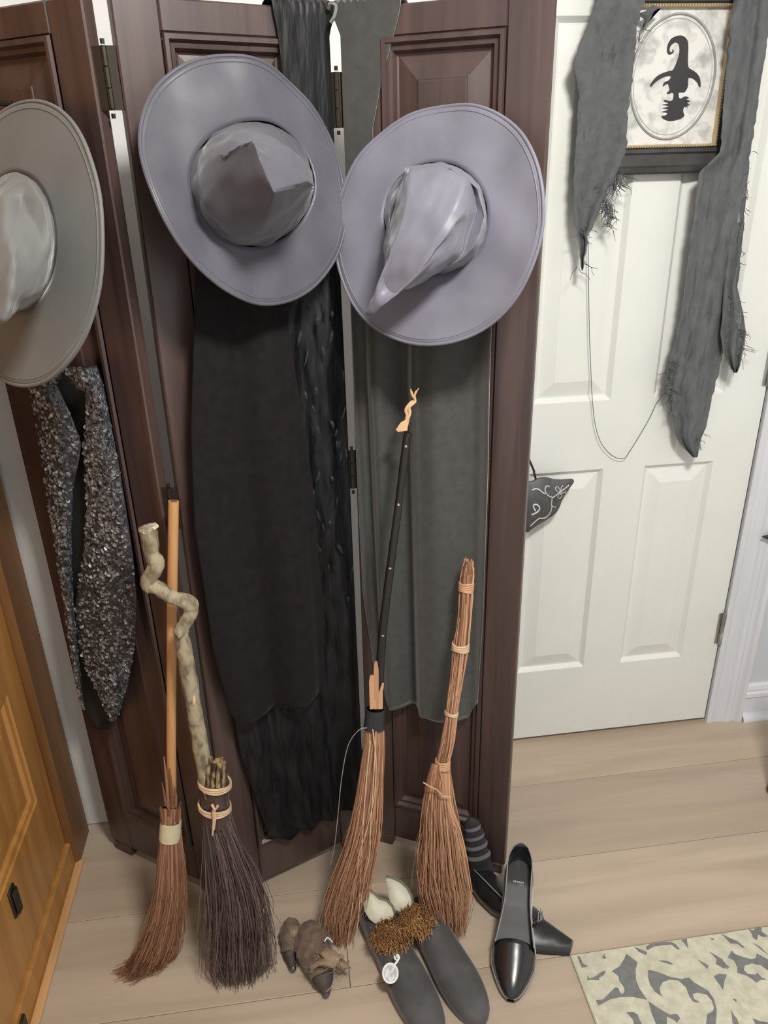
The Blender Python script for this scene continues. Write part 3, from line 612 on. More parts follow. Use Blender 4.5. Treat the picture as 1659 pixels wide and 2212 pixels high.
# =================================================================== shoes
m_pat = mat('black_patent', (.010, .010, .011), (.014, .014, .015), .26, coat=.35, spec=.5, scale=(30, 30, 30), bump=.05)
m_ins = mat('dark_insole', (.035, .036, .035), (.045, .046, .045), .45, spec=.4)
m_edge = mat('grey_welt', (.30, .29, .30), (.22, .21, .22), .35)
m_txt = mat('insole_print', (.75, .75, .75), None, .5)
def lin(tab, s): return polyline(tab, s)
def pump(name, label, X, Y, Z, org, Lg, group, strap=False, text=False):
    """court shoe; local x from toe (0) to heel (Lg), y across, z up"""
    X, Y, Z, org = Vector(X).normalized(), Vector(Y).normalized(), Vector(Z).normalized(), Vector(org)
    Tm = lambda x, y, z: org + X * x + Y * y + Z * z
    t = thing(name, org, label, 'shoe', group)
    Wd = [(0, .004), (.02, .012), (.06, .020), (.14, .031), (.24, .041), (.34, .043), (.45, .037), (.60, .029), (.75, .028), (.86, .029), (.93, .026), (.98, .015), (1, .004)]
    Hh = [(0, .006), (.25, .004), (.36, .006), (.5, .024), (.65, .046), (.8, .062), (1, .068)]
    Up = [(0, .012), (.06, .022), (.15, .032), (.28, .044), (.36, .050)]
    n = 14; S = [0, .008, .02, .04, .07, .11, .16, .22, .28, .33, .36]
    rings = []
    for s in S:
        wdt, h, u = lin(Wd, s), lin(Hh, s), lin(Up, s); r = []
        for k in range(n + 1):
            th = PI * k / n; r.append(Tm(s * Lg, -wdt * math.cos(th) * (1 if True else 1), h + .006 + (u - .006) * max(0, math.sin(th)) ** .8 + .0))
        rings.append(r)
    obj('toe_box', loft(rings, True, False, False), m_pat, t, solid=.0018, ang=60)
    S2 = [.33, .36, .40, .46, .54, .62, .70, .78, .85, .90, .94, .97, .99, 1.0]
    left, right = [], []
    for s in S2:
        wdt, h = lin(Wd, s), lin(Hh, s); wall = lin([(.33, .040), (.40, .034), (.5, .030), (.65, .034), (.8, .042), (1, .052)], s)
        for lst, sg in ((left, -1), (right, 1)):
            lst.append([Tm(s * Lg + (.006 * q if s > .95 else 0), sg * wdt * (1 - .10 * q), h + .004 + wall * q) for q in (0, .25, .5, .75, 1)])
    ring = left + right[::-1]
    obj('quarter', loft(ring, False, False, False), m_pat, t, solid=.0022, ang=60)
    obj('topline', tube([r[-1] for r in ring], .0014, 6), m_edge, t, ang=180)
    ss = [i / 40 for i in range(41)]
    out = [(s, -lin(Wd, s)) for s in ss] + [(s, lin(Wd, s)) for s in ss[::-1]]
    def plate(ins, z0, z1):
        m = []
        for z in (z0, z1): m.append([[Tm(s * Lg, k * (lin(Wd, s) + ins), lin(Hh, s) + z) for k in (-1, -.5, 0, .5, 1)] for s in ss])
        M_ = M(); M_.add(loft(m[0], False, False, False)); M_.add(loft(m[1], False, False, False))
        for c in (0, 4): M_.add(loft([[r[c] for r in m[0]], [r[c] for r in m[1]]], False, False, False))
        return M_.vf
    obj('sole', plate(.0026, -.004, .002), m_pat, t, ang=60)
    obj('welt', plate(.0030, .002, .0045), m_edge, t, ang=60)
    obj('insole', plate(.0008, .0047, .006), m_ins, t, ang=60)
    hr = []
    for q in (0, .12, .5, .9, 1):
        cx = Lg * (.885 + .055 * q); hl = .034 * (1 - q) + .017 * q; hw = .027 * (1 - q) + .016 * q; z = .060 * (1 - q) - .004 * q + .003
        ring_ = []
        for k in range(16):
            th = 2 * PI * k / 16; c, s_ = math.cos(th), math.sin(th); ring_.append(Tm(cx + hl * math.copysign(abs(c) ** .6, c), hw * math.copysign(abs(s_) ** .6, s_), z + (.010 * c * (1 - q))))
        hr.append(ring_)
    obj('heel', loft(hr), m_pat, t, ang=60)
    if text:
        tm = M(); x0 = .80 * Lg; z = lin(Hh, .80) + .0066
        strokes = {'M': [(0, 0, 0, 1), (0, 1, .5, .3), (.5, .3, 1, 1), (1, 1, 1, 0)], 'F': [(0, 0, 0, 1), (0, 1, 1, 1), (0, .5, .7, .5)], 'R': [(0, 0, 0, 1), (0, 1, 1, .8), (1, .8, 0, .5), (0, .5, 1, 0)], 'A': [(0, 0, .5, 1), (.5, 1, 1, 0), (.2, .4, .8, .4)], 'O': [(0, 0, 0, 1), (0, 1, 1, 1), (1, 1, 1, 0), (1, 0, 0, 0)], 'H': [(0, 0, 0, 1), (1, 0, 1, 1), (0, .5, 1, .5)]}
        def seg(a, b, wd=.00035):
            d = (b - a).normalized(); s_ = d.cross(Z) * wd; return [a - s_, b - s_, b + s_, a + s_], [[0, 1, 2, 3]]
        def at(px, py): return Tm(x0 + py, px, z + (lin(Hh, (x0 + py) / Lg) - lin(Hh, .80)) + .0003)
        for k, ch in enumerate('MFRAOH'):
            for a, b, c, d in strokes[ch]: 
                ox = -.0105 + k * .0036; tm.add(seg(at(ox + a * .0026, b * .0038), at(ox + c * .0026, d * .0038)))
        tm.add(seg(at(.001, -.0035), at(.0110, -.0035), .0004))
        obj('insole_lettering', tm.vf, m_txt, t, smooth=False)
    if strap:
        a = M(); pts = [Tm(.60 * Lg, .030, lin(Hh, .6) + .03), Tm(.58 * Lg, .034, lin(Hh, .6) + .045), Tm(.56 * Lg, .020, lin(Hh, .6) + .062), Tm(.56 * Lg, -.01, lin(Hh, .6) + .064)]
        a.add(tube(pts, .004, 6, sq=.4)); st = obj('strap', a.vf, m_pat, t)
        c = pts[1]; b = M(); hw, hh = .007, .009
        cs = [c + X * p * hh + Z * q * hw + Y * .004 for p, q in ((-1, -1), (1, -1), (1, 1), (-1, 1), (-1, -1))]; b.add(tube(cs, .0012, 6)); b.add(tube([c + Y * .004 - X * hh, c + Y * .005 + X * hh * .6], .001, 6))
        obj('buckle', b.vf, m_steel, st)
    return t
toe = fl((1103, 2168)); hx = fl((1122, 1880), .10)
X = Vector((hx.x - toe.x, hx.y - toe.y, 0)).normalized(); Yv = Vector((-X.y, X.x, 0)) * -1
Xp = (X + Vector((0, 0, .10))).normalized(); Zp = Xp.cross(Yv); Zp = Zp if Zp.z > 0 else -Zp
pump('court_shoe', 'upright black patent court shoe, pointed toe towards the viewer, before the screen corner', Xp, Yv, Zp, toe + Vector((0, 0, .004)), .262, None, text=True)
t = thing('court_shoe', fl((1110, 1960)), 'black patent court shoe lying on its side under the upright one, block heel pointing right', 'shoe')
def sec(px, off, hw, h, n=20):
    c = fl(px); d = (fl((1165, 2010)) - fl((1003, 1860))).normalized(); sd = Vector((-d.y, d.x, 0)); r = []
    for k in range(n):
        a = 2 * PI * k / n; r.append(c + sd * (hw * math.cos(a) + off) + Vector((0, 0, max(.0005, h * .45 + h * .55 * math.sin(a)))))
    return r
obj('upper', loft([sec((x, y), 0, hw, h) for x, y, hw, h in ((1000, 1862, .003, .012), (1004, 1868, .012, .024), (1014, 1882, .022, .036), (1034, 1908, .031, .046), (1058, 1938, .035, .048), (1085, 1965, .034, .048), (1115, 1985, .030, .048), (1142, 2000, .027, .048), (1160, 2010, .020, .044), (1168, 2016, .010, .036))]), m_pat, t, ang=180)
obj('topline', tube([Vector(p) for p in smooth_path([fl(q, z) for q, z in (((1006, 1862), .028), ((1030, 1885), .05), ((1060, 1915), .056), ((1090, 1945), .056))], 4)], .0013, 6), m_edge, t, ang=180)
hA = [fl((1156, 2062), 0), fl((1156, 2050), .016), fl((1156, 1970), .050), fl((1158, 1985), .0)]; hB = [fl((1230, 2067), 0), fl((1232, 2056), .012), fl((1238, 2030), .026), fl((1239, 2040), 0)]
hr = [[p.lerp(q, f) for p, q in zip(hA, hB)] for f in (-.25, 0, .5, .96, 1)]
def roundq(r):
    out = []
    for i in range(4):
        p, q, o_ = r[i], r[(i + 1) % 4], r[i - 1]; out += [p.lerp(o_, .12), p.lerp(q, .12)]
    return out
obj('heel', loft([roundq(r) for r in hr]), m_pat, t, ang=50)
stp = [fl((1150, 2000), .062), fl((1160, 1990), .058), fl((1170, 1975), .045)]
st = obj('strap', tube(smooth_path([list(p) for p in stp], 4) and [Vector(p) for p in smooth_path([list(p) for p in stp], 4)], .006, 6, sq=.4), m_pat, t)
bk = [fl(q, .062) for q in ((1163, 1972), (1172, 1968), (1170, 1986), (1162, 1992))]; bk.append(bk[0]); bm_ = M(); bm_.add(tube(bk, .0014, 6)); bm_.add(tube([fl((1167, 1990), .063), fl((1168, 1962), .075)], .0008, 5))
obj('buckle', bm_.vf, m_steel, st)
# striped sock behind the right broom
m_sk = mat('black_knit', (.018, .018, .02), (.03, .03, .032), .8); m_sk2 = mat('grey_knit', (.16, .16, .17), (.12, .12, .13), .8)
c0 = fl((1012, 1835)); c0 = Vector((c0.x - .005, min(c0.y, 1.235), 0))
t = thing('striped_sock', c0, 'black and grey striped stocking slumped against the screen behind the rightmost broom', 'stocking')
zz = 0; rs = []
prof = [(0, .028), (.02, .034), (.035, .030), (.05, .033), (.062, .028), (.074, .031), (.084, .025), (.094, .028), (.103, .021), (.112, .023), (.120, .014), (.124, .004)]
prof = [(z * 1.5, r * .82) for z, r in prof]
fx = smooth_path([(c0.x + .02 - z * .18, c0.y - .03 + z * .06, z + .001, r) for z, r in prof], 3)
tb = tube([p[:3] for p in fx], [p[3] for p in fx], 20, sq=.55)
bands = {0: M(), 1: M()}
obj('sock_body', tb, m_sk, t)
for a in (.075, .104, .130, .155):
    k = [(c0.x + .02 - z * .18, c0.y - .03 + z * .06, z + .001, polyline(prof, z) + .0012) for z in (a, a + .005, a + .011)]
    obj('stripe', tube([p[:3] for p in k], [p[3] for p in k], 20, cap=False, sq=.55), m_sk2, t)
# grey boots with fur and cream lining
m_suede = mat('dark_grey_suede', (.044, .041, .042), (.070, .066, .068), .7, scale=(22, 22, 22), sheen=.4, bump=.08)
m_cream = mat('cream_fleece', (.62, .60, .48), (.54, .52, .41), .85, scale=(60, 60, 60), sheen=.3, bump=.2)
m_rim = mat('olive_lining_edge', (.16, .15, .11), None, .8)
m_fur = mat('rusty_fur', (.20, .085, .030), (.62, .34, .14), .7, shade=True)
def soft_shoe(path, sections, flat=.0, n=24):
    """path: floor points heel -> toe; sections (u, half width, height)"""
    rings = []
    pts = [Vector(p) for p in path]; tot = (pts[-1] - pts[0])
    d = tot.normalized(); sdir = Vector((-d.y, d.x, 0))
    for u, hw, h in sections:
        c = pts[0] + tot * u; ring = []
        for k in range(n):
            th = 2 * PI * k / n; cc, s = math.cos(th), math.sin(th)
            z = h * .42 + (h * .58 * s if s > 0 else h * .42 * max(-1, s * 1.6)); ring.append(c + sdir * hw * math.copysign(abs(cc) ** .8, cc) + Vector((0, 0, max(0.0, z) + .0005)))
        rings.append(ring)
    return loft(rings)
SEC = [(0, .010, .04), (.02, .026, .062), (.07, .034, .076), (.18, .037, .076), (.30, .037, .064), (.45, .039, .056), (.60, .043, .050), (.74, .043, .045), (.86, .037, .038), (.94, .028, .030), (.985, .015, .02), (1, .004, .010)]
boots = []
for (hp_, tp_, lab, pet, fur, cenp) in (
    (fl((797, 1972), .0), fl((948, 2262)), 'dark grey suede ankle boot with fur and a white round charm, left of its pair', [(790, 1918), (803, 1925), (818, 1940), (836, 1946), (848, 1958), (853, 1972), (846, 1988), (830, 1996), (812, 1997), (797, 1985), (786, 1966), (784, 1946)], ((844, 2024), 42, 38, 900), None),
    (fl((898, 1972), .0), fl((1043, 2222)), 'dark grey suede ankle boot with fur cuff and no charm, right of its pair', [(833, 1893), (848, 1896), (866, 1905), (880, 1918), (889, 1935), (892, 1952), (884, 1968), (868, 1972), (852, 1966), (842, 1950), (837, 1930), (834, 1912)], ((898, 1990), 40, 36, 800), None)):
    hp_.z = 0; tp_.z = 0
    t = thing('suede_boot', hp_, lab, 'boot', 'pair of grey boots with fur cuffs'); boots.append(t)
    obj('boot_body', soft_shoe([hp_, tp_], SEC), m_suede, t, sub=1, ang=180)
    d = (tp_ - hp_).normalized()
    pc = hp_ + d * .045 + Vector((0, 0, .10)); nr = (O - pc).normalized(); nr = (nr + Vector((0, 0, .1))).normalized()
    P = [pl(q, pc, nr) for q in pet]
    cf = obj('cream_lining', bulge_poly(P, nr, .014, .004), m_cream, t, ang=70)
    obj('lining_edge', tube([p + nr * .003 for p in P[0:6]], .0028, 6), m_rim, t)
    fm = M(); (fx_, fy_), sx, sy, nn = fur; fc = hp_ + d * .085 + Vector((0, 0, .080)); fn = Vector((0, -.45, .9)).normalized()
    for q in range(nn):
        a = rnd.uniform(0, 2 * PI); r = math.sqrt(rnd.random()); p = pl((fx_ + sx * r * math.cos(a), fy_ + sy * r * math.sin(a)), fc, fn) + fn * .016 * (1 - r * r)
        dr = Vector((rnd.gauss(.1, .8), rnd.gauss(-.3, .8), rnd.gauss(.25, .5))).normalized(); l = rnd.uniform(.006, .015)
        sh = min(1, max(0, .45 + .5 * nz3(p.x * 60, p.y * 60, 2) + rnd.gauss(0, .15)))
        fm.add(strand([p - fn * .004, p + dr * l * .5 + fn * .004, p + dr * l + Vector((0, 0, -.004))], .0011, .0004), sh)
    ctr = pl((fx_, fy_), fc, fn); rim = [pl((fx_ + sx * .9 * math.cos(a), fy_ + sy * .9 * math.sin(a)), fc, fn) for a in [i * PI / 8 for i in range(16)]]
    obj('fur_pad', bulge_poly(rim, fn, .016, .012), mat('fur_skin', (.20, .095, .035), (.12, .05, .02), .9, scale=(80, 80, 80), bump=.5), t, ang=180)
    obj('fur_cuff', fm.vf, m_fur, t, kind='stuff', cols=fm.c)
# charm on the left boot
cp = pl((843, 2103), fl((843, 2103), .060), (0, -.25, .97)); cn = Vector((0, -.35, .94)).normalized(); cp = pl((843, 2103), cp, cn)
t = thing('round_charm', cp, 'white round embossed charm on a twisted white loop lying on the left grey boot', 'charm')
m_chw = mat('white_charm', (.80, .80, .78), (.74, .74, .72), .35); m_chg = mat('grey_charm_face', (.60, .60, .60), (.36, .37, .38), .4, scale=(170, 170, 170), bump=.5, lo=.42, hi=.58)
ov = lambda k: [pl((843 + 16 * k * math.cos(a), 2103 + 21 * k * math.sin(a)), cp, cn) for a in [i * 2 * PI / 28 for i in range(28)]]
obj('disc', poly_slab(ov(.95), cn * .0025), m_chg, t, smooth=False)
obj('rim', tube([p + cn * .002 for p in ov(1)] + [ov(1)[0] + cn * .002], .0018, 6), m_chw, t)
ch = M()
ch.add(tube([pl(q, cp, cn) + cn * .003 for q in ((851, 2086), (858, 2078), (862, 2070), (860, 2064))], .0022, 6)); ch.add(tube([pl(q, cp, cn) + cn * .003 for q in ((858, 2076), (853, 2072), (852, 2066))], .0018, 6)); ch.add(tube([pl(q, cp, cn) + cn * .003 for q in ((860, 2070), (856, 2068), (858, 2062))], .0015, 6))
obj('loop', ch.vf, m_chw, t)
# brown pointed elf shoes
m_elf = mat('brown_felt', (.165, .115, .080), (.105, .072, .050), .85, scale=(60, 60, 60), sheen=.3, bump=.4)
m_elfd = mat('dark_felt_toe', (.045, .034, .026), (.065, .05, .038), .7, scale=(50, 50, 50))
m_gl = mat('glossy_toe_tip', (.05, .045, .04), None, .15, coat=1)
m_rag = mat('ragged_tan_cuff', (.34, .24, .16), (.22, .15, .10), .9, scale=(90, 90, 90), bump=.5)
def elf(lab, pts, tip, cuff):
    q0 = fl(pts[0][:2], 0); t = thing('elf_shoe', q0, lab, 'shoe', None)
    body = smooth_path([(*fl((x, y), z), r) for x, y, z, r in pts], 5); k = int(len(body) * .62)
    obj('shoe_body', tube([p[:3] for p in body[:k + 1]], [p[3] for p in body[:k + 1]], 18, jit=.25), m_elf, t, ang=180)
    obj('toe', tube([p[:3] for p in body[k:]], [p[3] for p in body[k:]], 16, jit=.15), m_elfd, t, ang=180)
    e = Vector(body[-1][:3]); f = (e - Vector(body[-4][:3])).normalized()
    obj('toe_tip', tube([e - f * .004, e, e + f * .004 + Vector((0, 0, .002)), e + f * .007 + Vector((0, 0, .004))], [.006, .0075, .006, .002], 12), m_gl, t, ang=180)
    cm = M()
    for poly, z in cuff:
        P = [fl(c, z) for c in poly]; cm.add(bulge_poly(P, (0, -.5, .85), .010, .003))
    obj('cuff', cm.vf, m_rag, t, ang=70)
    fr = M()
    for poly, z in cuff:
        for c in poly:
            for _ in range(5):
                p = fl(c, z) + Vector((rnd.gauss(0, .003), rnd.gauss(0, .003), .001)); fr.add(strand([p, p + Vector((rnd.gauss(0, .008), rnd.gauss(-.004, .008), rnd.gauss(.0, .006)))], .0007, .0003))
    obj('frayed_edge', fr.vf, m_rag, t, kind='stuff')
    return t
elf('brown felt elf shoe with glossy pointed toe, left of its pair beside the twig broom', [(640, 1992, .03, .010), (634, 2000, .03, .021), (630, 2018, .026, .024), (628, 2040, .021, .020), (626, 2062, .014, .0135), (630, 2080, .012, .009), (633, 2092, .010, .0075)], None,
    [([(622, 2004), (640, 1998), (655, 2006), (650, 2022), (630, 2026)], .045)])
e2 = elf('brown felt elf shoe with ragged tan cuff and wire loop, right of its pair', [(664, 1998, .035, .014), (668, 2014, .036, .030), (676, 2040, .034, .036), (686, 2068, .030, .034), (694, 2098, .026, .026), (700, 2122, .019, .019), (704, 2138, .013, .011), (705, 2148, .010, .007)], None,
    [([(668, 2088), (690, 2072), (712, 2066), (732, 2078), (722, 2092), (704, 2088), (688, 2086), (672, 2096)], .062), ([(690, 2060), (705, 2046), (720, 2050), (738, 2066), (728, 2080), (706, 2076)], .066), ([(722, 2072), (738, 2070), (752, 2080), (756, 2092), (738, 2094), (726, 2088)], .04)])
obj('wire_loop', tube([p[:3] for p in smooth_path([fl(q, .075) for q in ((701, 2034), (705, 2027), (709, 2026), (714, 2030), (718, 2035))], 5)], .0013, 6), m_chw, e2, label='white wire loop')
obj('lace', tube([p[:3] for p in smooth_path([fl(q, .05) for q in ((723, 2100), (720, 2118), (715, 2132), (706, 2142))], 5)], .001, 6), m_edge, e2)
# =================================================================== things on the door
m_fr = mat('black_frame', (.028, .027, .026), (.045, .043, .042), .45, scale=(30, 30, 30))
m_gold = mat('gold_bead', (.60, .48, .30), (.46, .36, .22), .4, metal=.5)
m_mat = mat('mottled_parchment', (.66, .65, .62), (.36, .36, .35), .7, scale=(42, 42, 42), detail=3, lo=.44, hi=.74)
m_sil = mat('silhouette_ink', (.03, .03, .032), None, .7)
pf = thing('picture_frame', (.79, VB - .02, 1.466), 'black picture frame with gold bead and oval witch silhouette hanging on the white door', 'picture')
fo = (.637, .946, 1.4665, 1.81); fi = (.685, .897, 1.5176, 1.7584); V0 = VB - .002
def rect(h, v): return [Vector((h[0], v, h[2])), Vector((h[1], v, h[2])), Vector((h[1], v, h[3])), Vector((h[0], v, h[3]))]
def ins(h, d): return (h[0] + d, h[1] - d, h[2] + d, h[3] - d)
obj('frame_moulding', loft([rect(h, v) for h, v in ((fo, V0), (fo, V0 - .022), (ins(fo, .004), V0 - .026), (ins(fo, .012), V0 - .027), (ins(fo, .016), V0 - .022), (ins(fo, .036), V0 - .018), (ins(fo, .040), V0 - .021), (ins(fo, .046), V0 - .020), (ins(fo, .049), V0 - .016))], False, False), m_fr, pf, smooth=False)
obj('gold_liner', loft([rect(h, v) for h, v in ((ins(fi, -.002), V0 - .012), (ins(fi, -.002), V0 - .019), (ins(fi, .002), V0 - .019), (ins(fi, .0035), V0 - .015), (ins(fi, .0035), V0 - .008))], False, False), m_gold, pf, smooth=False)
bd = M(); bi = ins(fi, 0)
for k in range(44):
    z = bi[2] + (bi[3] - bi[2]) * k / 43
    for x in (bi[0], bi[1]): bd.add(tube([(x, V0 - .018, z - .0018), (x, V0 - .021, z), (x, V0 - .018, z + .0018)], [.001, .002, .001], 6))
for k in range(40):
    x = bi[0] + (bi[1] - bi[0]) * k / 39
    for z in (bi[2], bi[3]): bd.add(tube([(x - .0018, V0 - .018, z), (x, V0 - .021, z), (x + .0018, V0 - .018, z)], [.001, .002, .001], 6))
obj('gold_beads', bd.vf, m_gold, pf, kind='stuff')
VM = V0 - .008
obj('mat_board', box(fi[0], fi[1], VM, V0, fi[2], fi[3]), m_mat, pf, smooth=False)
oc, orx, orz = (.7935, 1.6385), .0865, .1075
oval = lambda k, v: [Vector((oc[0] + orx * k * math.cos(a), v, oc[1] + orz * k * math.sin(a))) for a in [i * 2 * PI / 64 for i in range(65)]]
obj('oval_ring', loop_tube(oval(1, VM - .001)[:-1], .0022, 6), mat('pewter_ring', (.22, .22, .22), (.35, .35, .35), .5), pf, ang=180)
obj('oval_ring', loop_tube(oval(.93, VM)[:-1], .0009, 6), mat('pale_ring', (.45, .45, .44), None, .6), pf, ang=180)
SIL = [(925, 365), (905, 373), (890, 360), (888, 330), (897, 295), (920, 262), (955, 245), (990, 243), (1015, 258), (1030, 285), (1033, 330), (1030, 400), (1035, 460), (1065, 480), (1095, 505), (1113, 540), (1117, 590), (1108, 592), (1095, 565), (1070, 540), (1040, 530), (1032, 545), (1030, 590), (1018, 615), (1005, 630), (970, 632), (968, 660), (975, 672), (990, 670), (1008, 658), (1030, 662), (1035, 672), (1015, 676), (1045, 690), (1025, 700), (1042, 716), (1022, 722), (1030, 733), (1008, 728), (998, 748), (1000, 770), (1005, 790), (985, 808), (950, 820), (905, 825), (870, 815), (852, 800), (855, 790), (878, 788), (890, 770), (852, 764), (888, 752), (892, 745), (854, 738), (892, 730), (893, 722), (856, 714), (890, 708), (895, 702), (866, 690), (874, 682), (905, 690), (922, 685), (930, 670), (932, 640), (920, 632), (905, 640), (888, 640), (890, 630), (905, 615), (900, 590), (895, 575), (880, 575), (862, 590), (862, 575), (875, 558), (900, 548), (912, 530), (908, 518), (870, 525), (830, 545), (800, 570), (778, 592), (772, 585), (785, 560), (815, 525), (855, 500), (900, 485), (930, 475), (955, 420), (972, 360), (970, 310), (955, 290), (935, 293), (914, 312), (905, 335), (908, 352), (918, 356), (926, 348), (922, 338), (930, 340), (934, 354)]
P = [pv((1160 + x / 3.16, y / 3.16), VM - .0012) for x, y in SIL]
P = [Vector(p) for p in smooth_path(P + [P[0]], 3)[:-1]]
obj('witch_silhouette', poly_slab(P, (0, .001, 0)), m_sil, pf, smooth=False)
# gauze drapes: black cloth and threads, haze painted in as grey
m_gz = mat('hazed_gauze', (.085, .092, .095), (.105, .112, .115), .9, scale=(60, 60, 60), trans=((90, 90, 22), .62, .74, .4))
m_gz2 = mat('thin_hazed_gauze', (.085, .092, .096), (.115, .12, .125), .9, scale=(60, 60, 30), trans=((70, 70, 11), .55, .70, .6))
m_thr = mat('gauze_thread', (.09, .095, .10), None, .9)
def gauze(name, label, lt, rt, y0, y1, v0, m, fold, seed, ragged, nx=50, ny=110, tops=None):
    t = thing(name, pv((polyline(lt, y1), y1), v0), label, 'gauze'); r_ = random.Random(seed); rings = []
    for j in range(ny + 1):
        y = y0 + (y1 - y0) * j / ny; a, b = polyline(lt, y), polyline(rt, y); jit = 3.0 if j > 8 else 0
        a += nz3(y * .05, seed, 1) * jit * 1.2; b += nz3(y * .06, seed, 5) * jit * 1.5
        rings.append([pv((a + (b - a) * i / nx, y), v0 - fold(i / nx, y)) for i in range(nx + 1)])
    obj('drape', loft(rings, False, False, False), m, t, solid=.0012, ang=180)
    th = M()
    for x0, y0_, x1, y1_, n, l in ragged:
        for k in range(n):
            f = r_.random(); p = (x0 + (x1 - x0) * f + r_.gauss(0, 5), y0_ + (y1_ - y0_) * f + r_.gauss(0, 8)); vv = v0 - .006 + r_.gauss(0, .004)
            q = [p]; a = r_.gauss(PI / 2, .3)
            for i in range(4): a += r_.gauss(0, .5); q.append((q[-1][0] + math.cos(a) * l / 4, q[-1][1] + abs(math.sin(a)) * l / 4))
            th.add(strand([Vector(c) for c in smooth_path([pv(c, vv) for c in q], 3)], .0009, .0005))
    obj('frayed_threads', th.vf, m_thr, t, kind='stuff'); return t
g1 = gauze('gauze_drape', 'short black gauze, greyed by painted haze, hanging over the left side of the picture frame, frayed at the bottom', [(-220, 1330), (0, 1290), (80, 1258), (140, 1237), (200, 1250), (300, 1244), (400, 1238), (480, 1240), (500, 1246), (530, 1252), (560, 1254), (585, 1256)], [(-220, 1480), (0, 1392), (60, 1376), (150, 1368), (250, 1356), (330, 1352), (400, 1318), (450, 1296), (480, 1284), (510, 1270), (540, 1266), (585, 1258)], -220, 585, VB - .040, m_gz, lambda s, y: .007 * math.sin(s * 7 + y * .003) + .004 + .003 * nz3(s * 5, y * .012, 2), 3,
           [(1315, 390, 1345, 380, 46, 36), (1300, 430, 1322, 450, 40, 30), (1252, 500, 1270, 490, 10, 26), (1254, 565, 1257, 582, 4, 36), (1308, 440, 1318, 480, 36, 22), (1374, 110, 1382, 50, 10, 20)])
obj('scrap', loft([[pv(p, VB - .034 - .003 * i) for i, p in enumerate(r)] for r in ([(1375, 30), (1395, 24), (1410, 10)], [(1392, 42), (1402, 30), (1428, 18)], [(1388, 62), (1398, 50), (1420, 20)], [(1378, 70), (1390, 60), (1404, 32)])], False, False, False), m_thr, g1, solid=.001)
g2 = gauze('gauze_drape', 'long torn black gauze, greyed by painted haze, hanging over the right side of the picture frame', [(-220, 1560), (0, 1585), (60, 1575), (150, 1568), (260, 1560), (330, 1555), (372, 1510), (450, 1500), (560, 1484), (660, 1474), (720, 1462), (780, 1444), (840, 1434), (860, 1446), (900, 1455), (950, 1462), (970, 1480), (988, 1498)], [(-220, 1690), (0, 1665), (100, 1656), (180, 1642), (260, 1632), (330, 1620), (420, 1612), (500, 1604), (600, 1596), (700, 1570), (780, 1558), (860, 1538), (920, 1526), (960, 1510), (988, 1506)], -220, 988, VB - .036, m_gz2, lambda s, y: .008 * math.sin(s * 8 + y * .004) + .006 + .004 * nz3(s * 6, y * .010, 4), 5,
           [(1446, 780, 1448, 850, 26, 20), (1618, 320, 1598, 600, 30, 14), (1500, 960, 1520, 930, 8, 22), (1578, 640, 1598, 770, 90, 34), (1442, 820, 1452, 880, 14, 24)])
tl = px = [(560, 1548), (640, 1560)]
rings = [[pv((a + (b - a) * i / 12, y), VB - .05 - .008 * math.sin(i * .9 + y * .02)) for i in range(13)] for y, a, b in ((480, 1572, 1608), (560, 1566, 1598), (620, 1562, 1592), (680, 1560, 1606), (720, 1556, 1611), (760, 1562, 1604), (790, 1576, 1598), (805, 1586, 1592))]
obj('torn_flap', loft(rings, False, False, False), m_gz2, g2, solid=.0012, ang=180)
th = smooth_path([pv(q, VB - .012) for q in ((1270, 520), (1271, 620), (1273, 720), (1276, 800), (1279, 860), (1286, 920), (1300, 960), (1325, 986), (1348, 990), (1360, 975), (1385, 935), (1405, 900), (1420, 868), (1436, 850))], 5)
obj('loose_thread', strand([Vector(p) for p in th], .0010, .0009), m_thr, g1)
# mask on the door knob
m_mask = mat('black_mask', (.055, .055, .058), (.085, .085, .09), .5, scale=(40, 40, 40)); m_silv = mat('silver_filigree', (.62, .62, .60), (.5, .5, .48), .4)
mk = lambda X, Y, v=VB - .035: pv((1120 + X / 11.85, 990 + Y / 11.85), v)
MP = [(250, 1900), (340, 1820), (480, 1720), (700, 1590), (880, 1470), (980, 1380), (1060, 1240), (1110, 1090), (1200, 930), (1300, 780), (1400, 640), (1425, 580), (1400, 540), (1330, 530), (1100, 550), (930, 545), (800, 510), (700, 490), (550, 500), (440, 540), (360, 590), (200, 600), (50, 620), (-150, 700), (-250, 900), (-250, 1300), (-150, 1700), (50, 1860)]
t = thing('carnival_mask', mk(450, 1850), 'black carnival half mask with silver scrollwork hanging on the white door beside the screen', 'mask')
mc = mk(450, 1100)
obj('mask_shell', bulge_poly([mk(*p) for p in MP], (0, -1, 0), .018, .003, mc), m_mask, t, ang=70)
fg = M()
def radial(x, y):
    """fraction of the way from the mask centre to its outline"""
    dx, dy = x - 450, y - 1100; best = 9
    for (ax, ay), (bx, by) in zip(MP, MP[1:] + MP[:1]):
        ex, ey = bx - ax, by - ay; den = dx * ey - dy * ex
        if abs(den) < 1e-6: continue
        t = ((ax - 450) * ey - (ay - 1100) * ex) / den; u = ((ax - 450) * dy - (ay - 1100) * dx) / den
        if t > 0 and 0 <= u <= 1: best = min(best, t)
    return min(1, 1 / best)
def fil(pts, r):
    q = []
    for p in smooth_path([(x, y, 0) for x, y in pts], 6):
        w0 = mk(p[0], p[1]); s = radial(p[0], p[1]); q.append(w0 + Vector((0, -.018 * (1 - s * s) - .0010, 0)))
    fg.add(tube(q, r, 6))
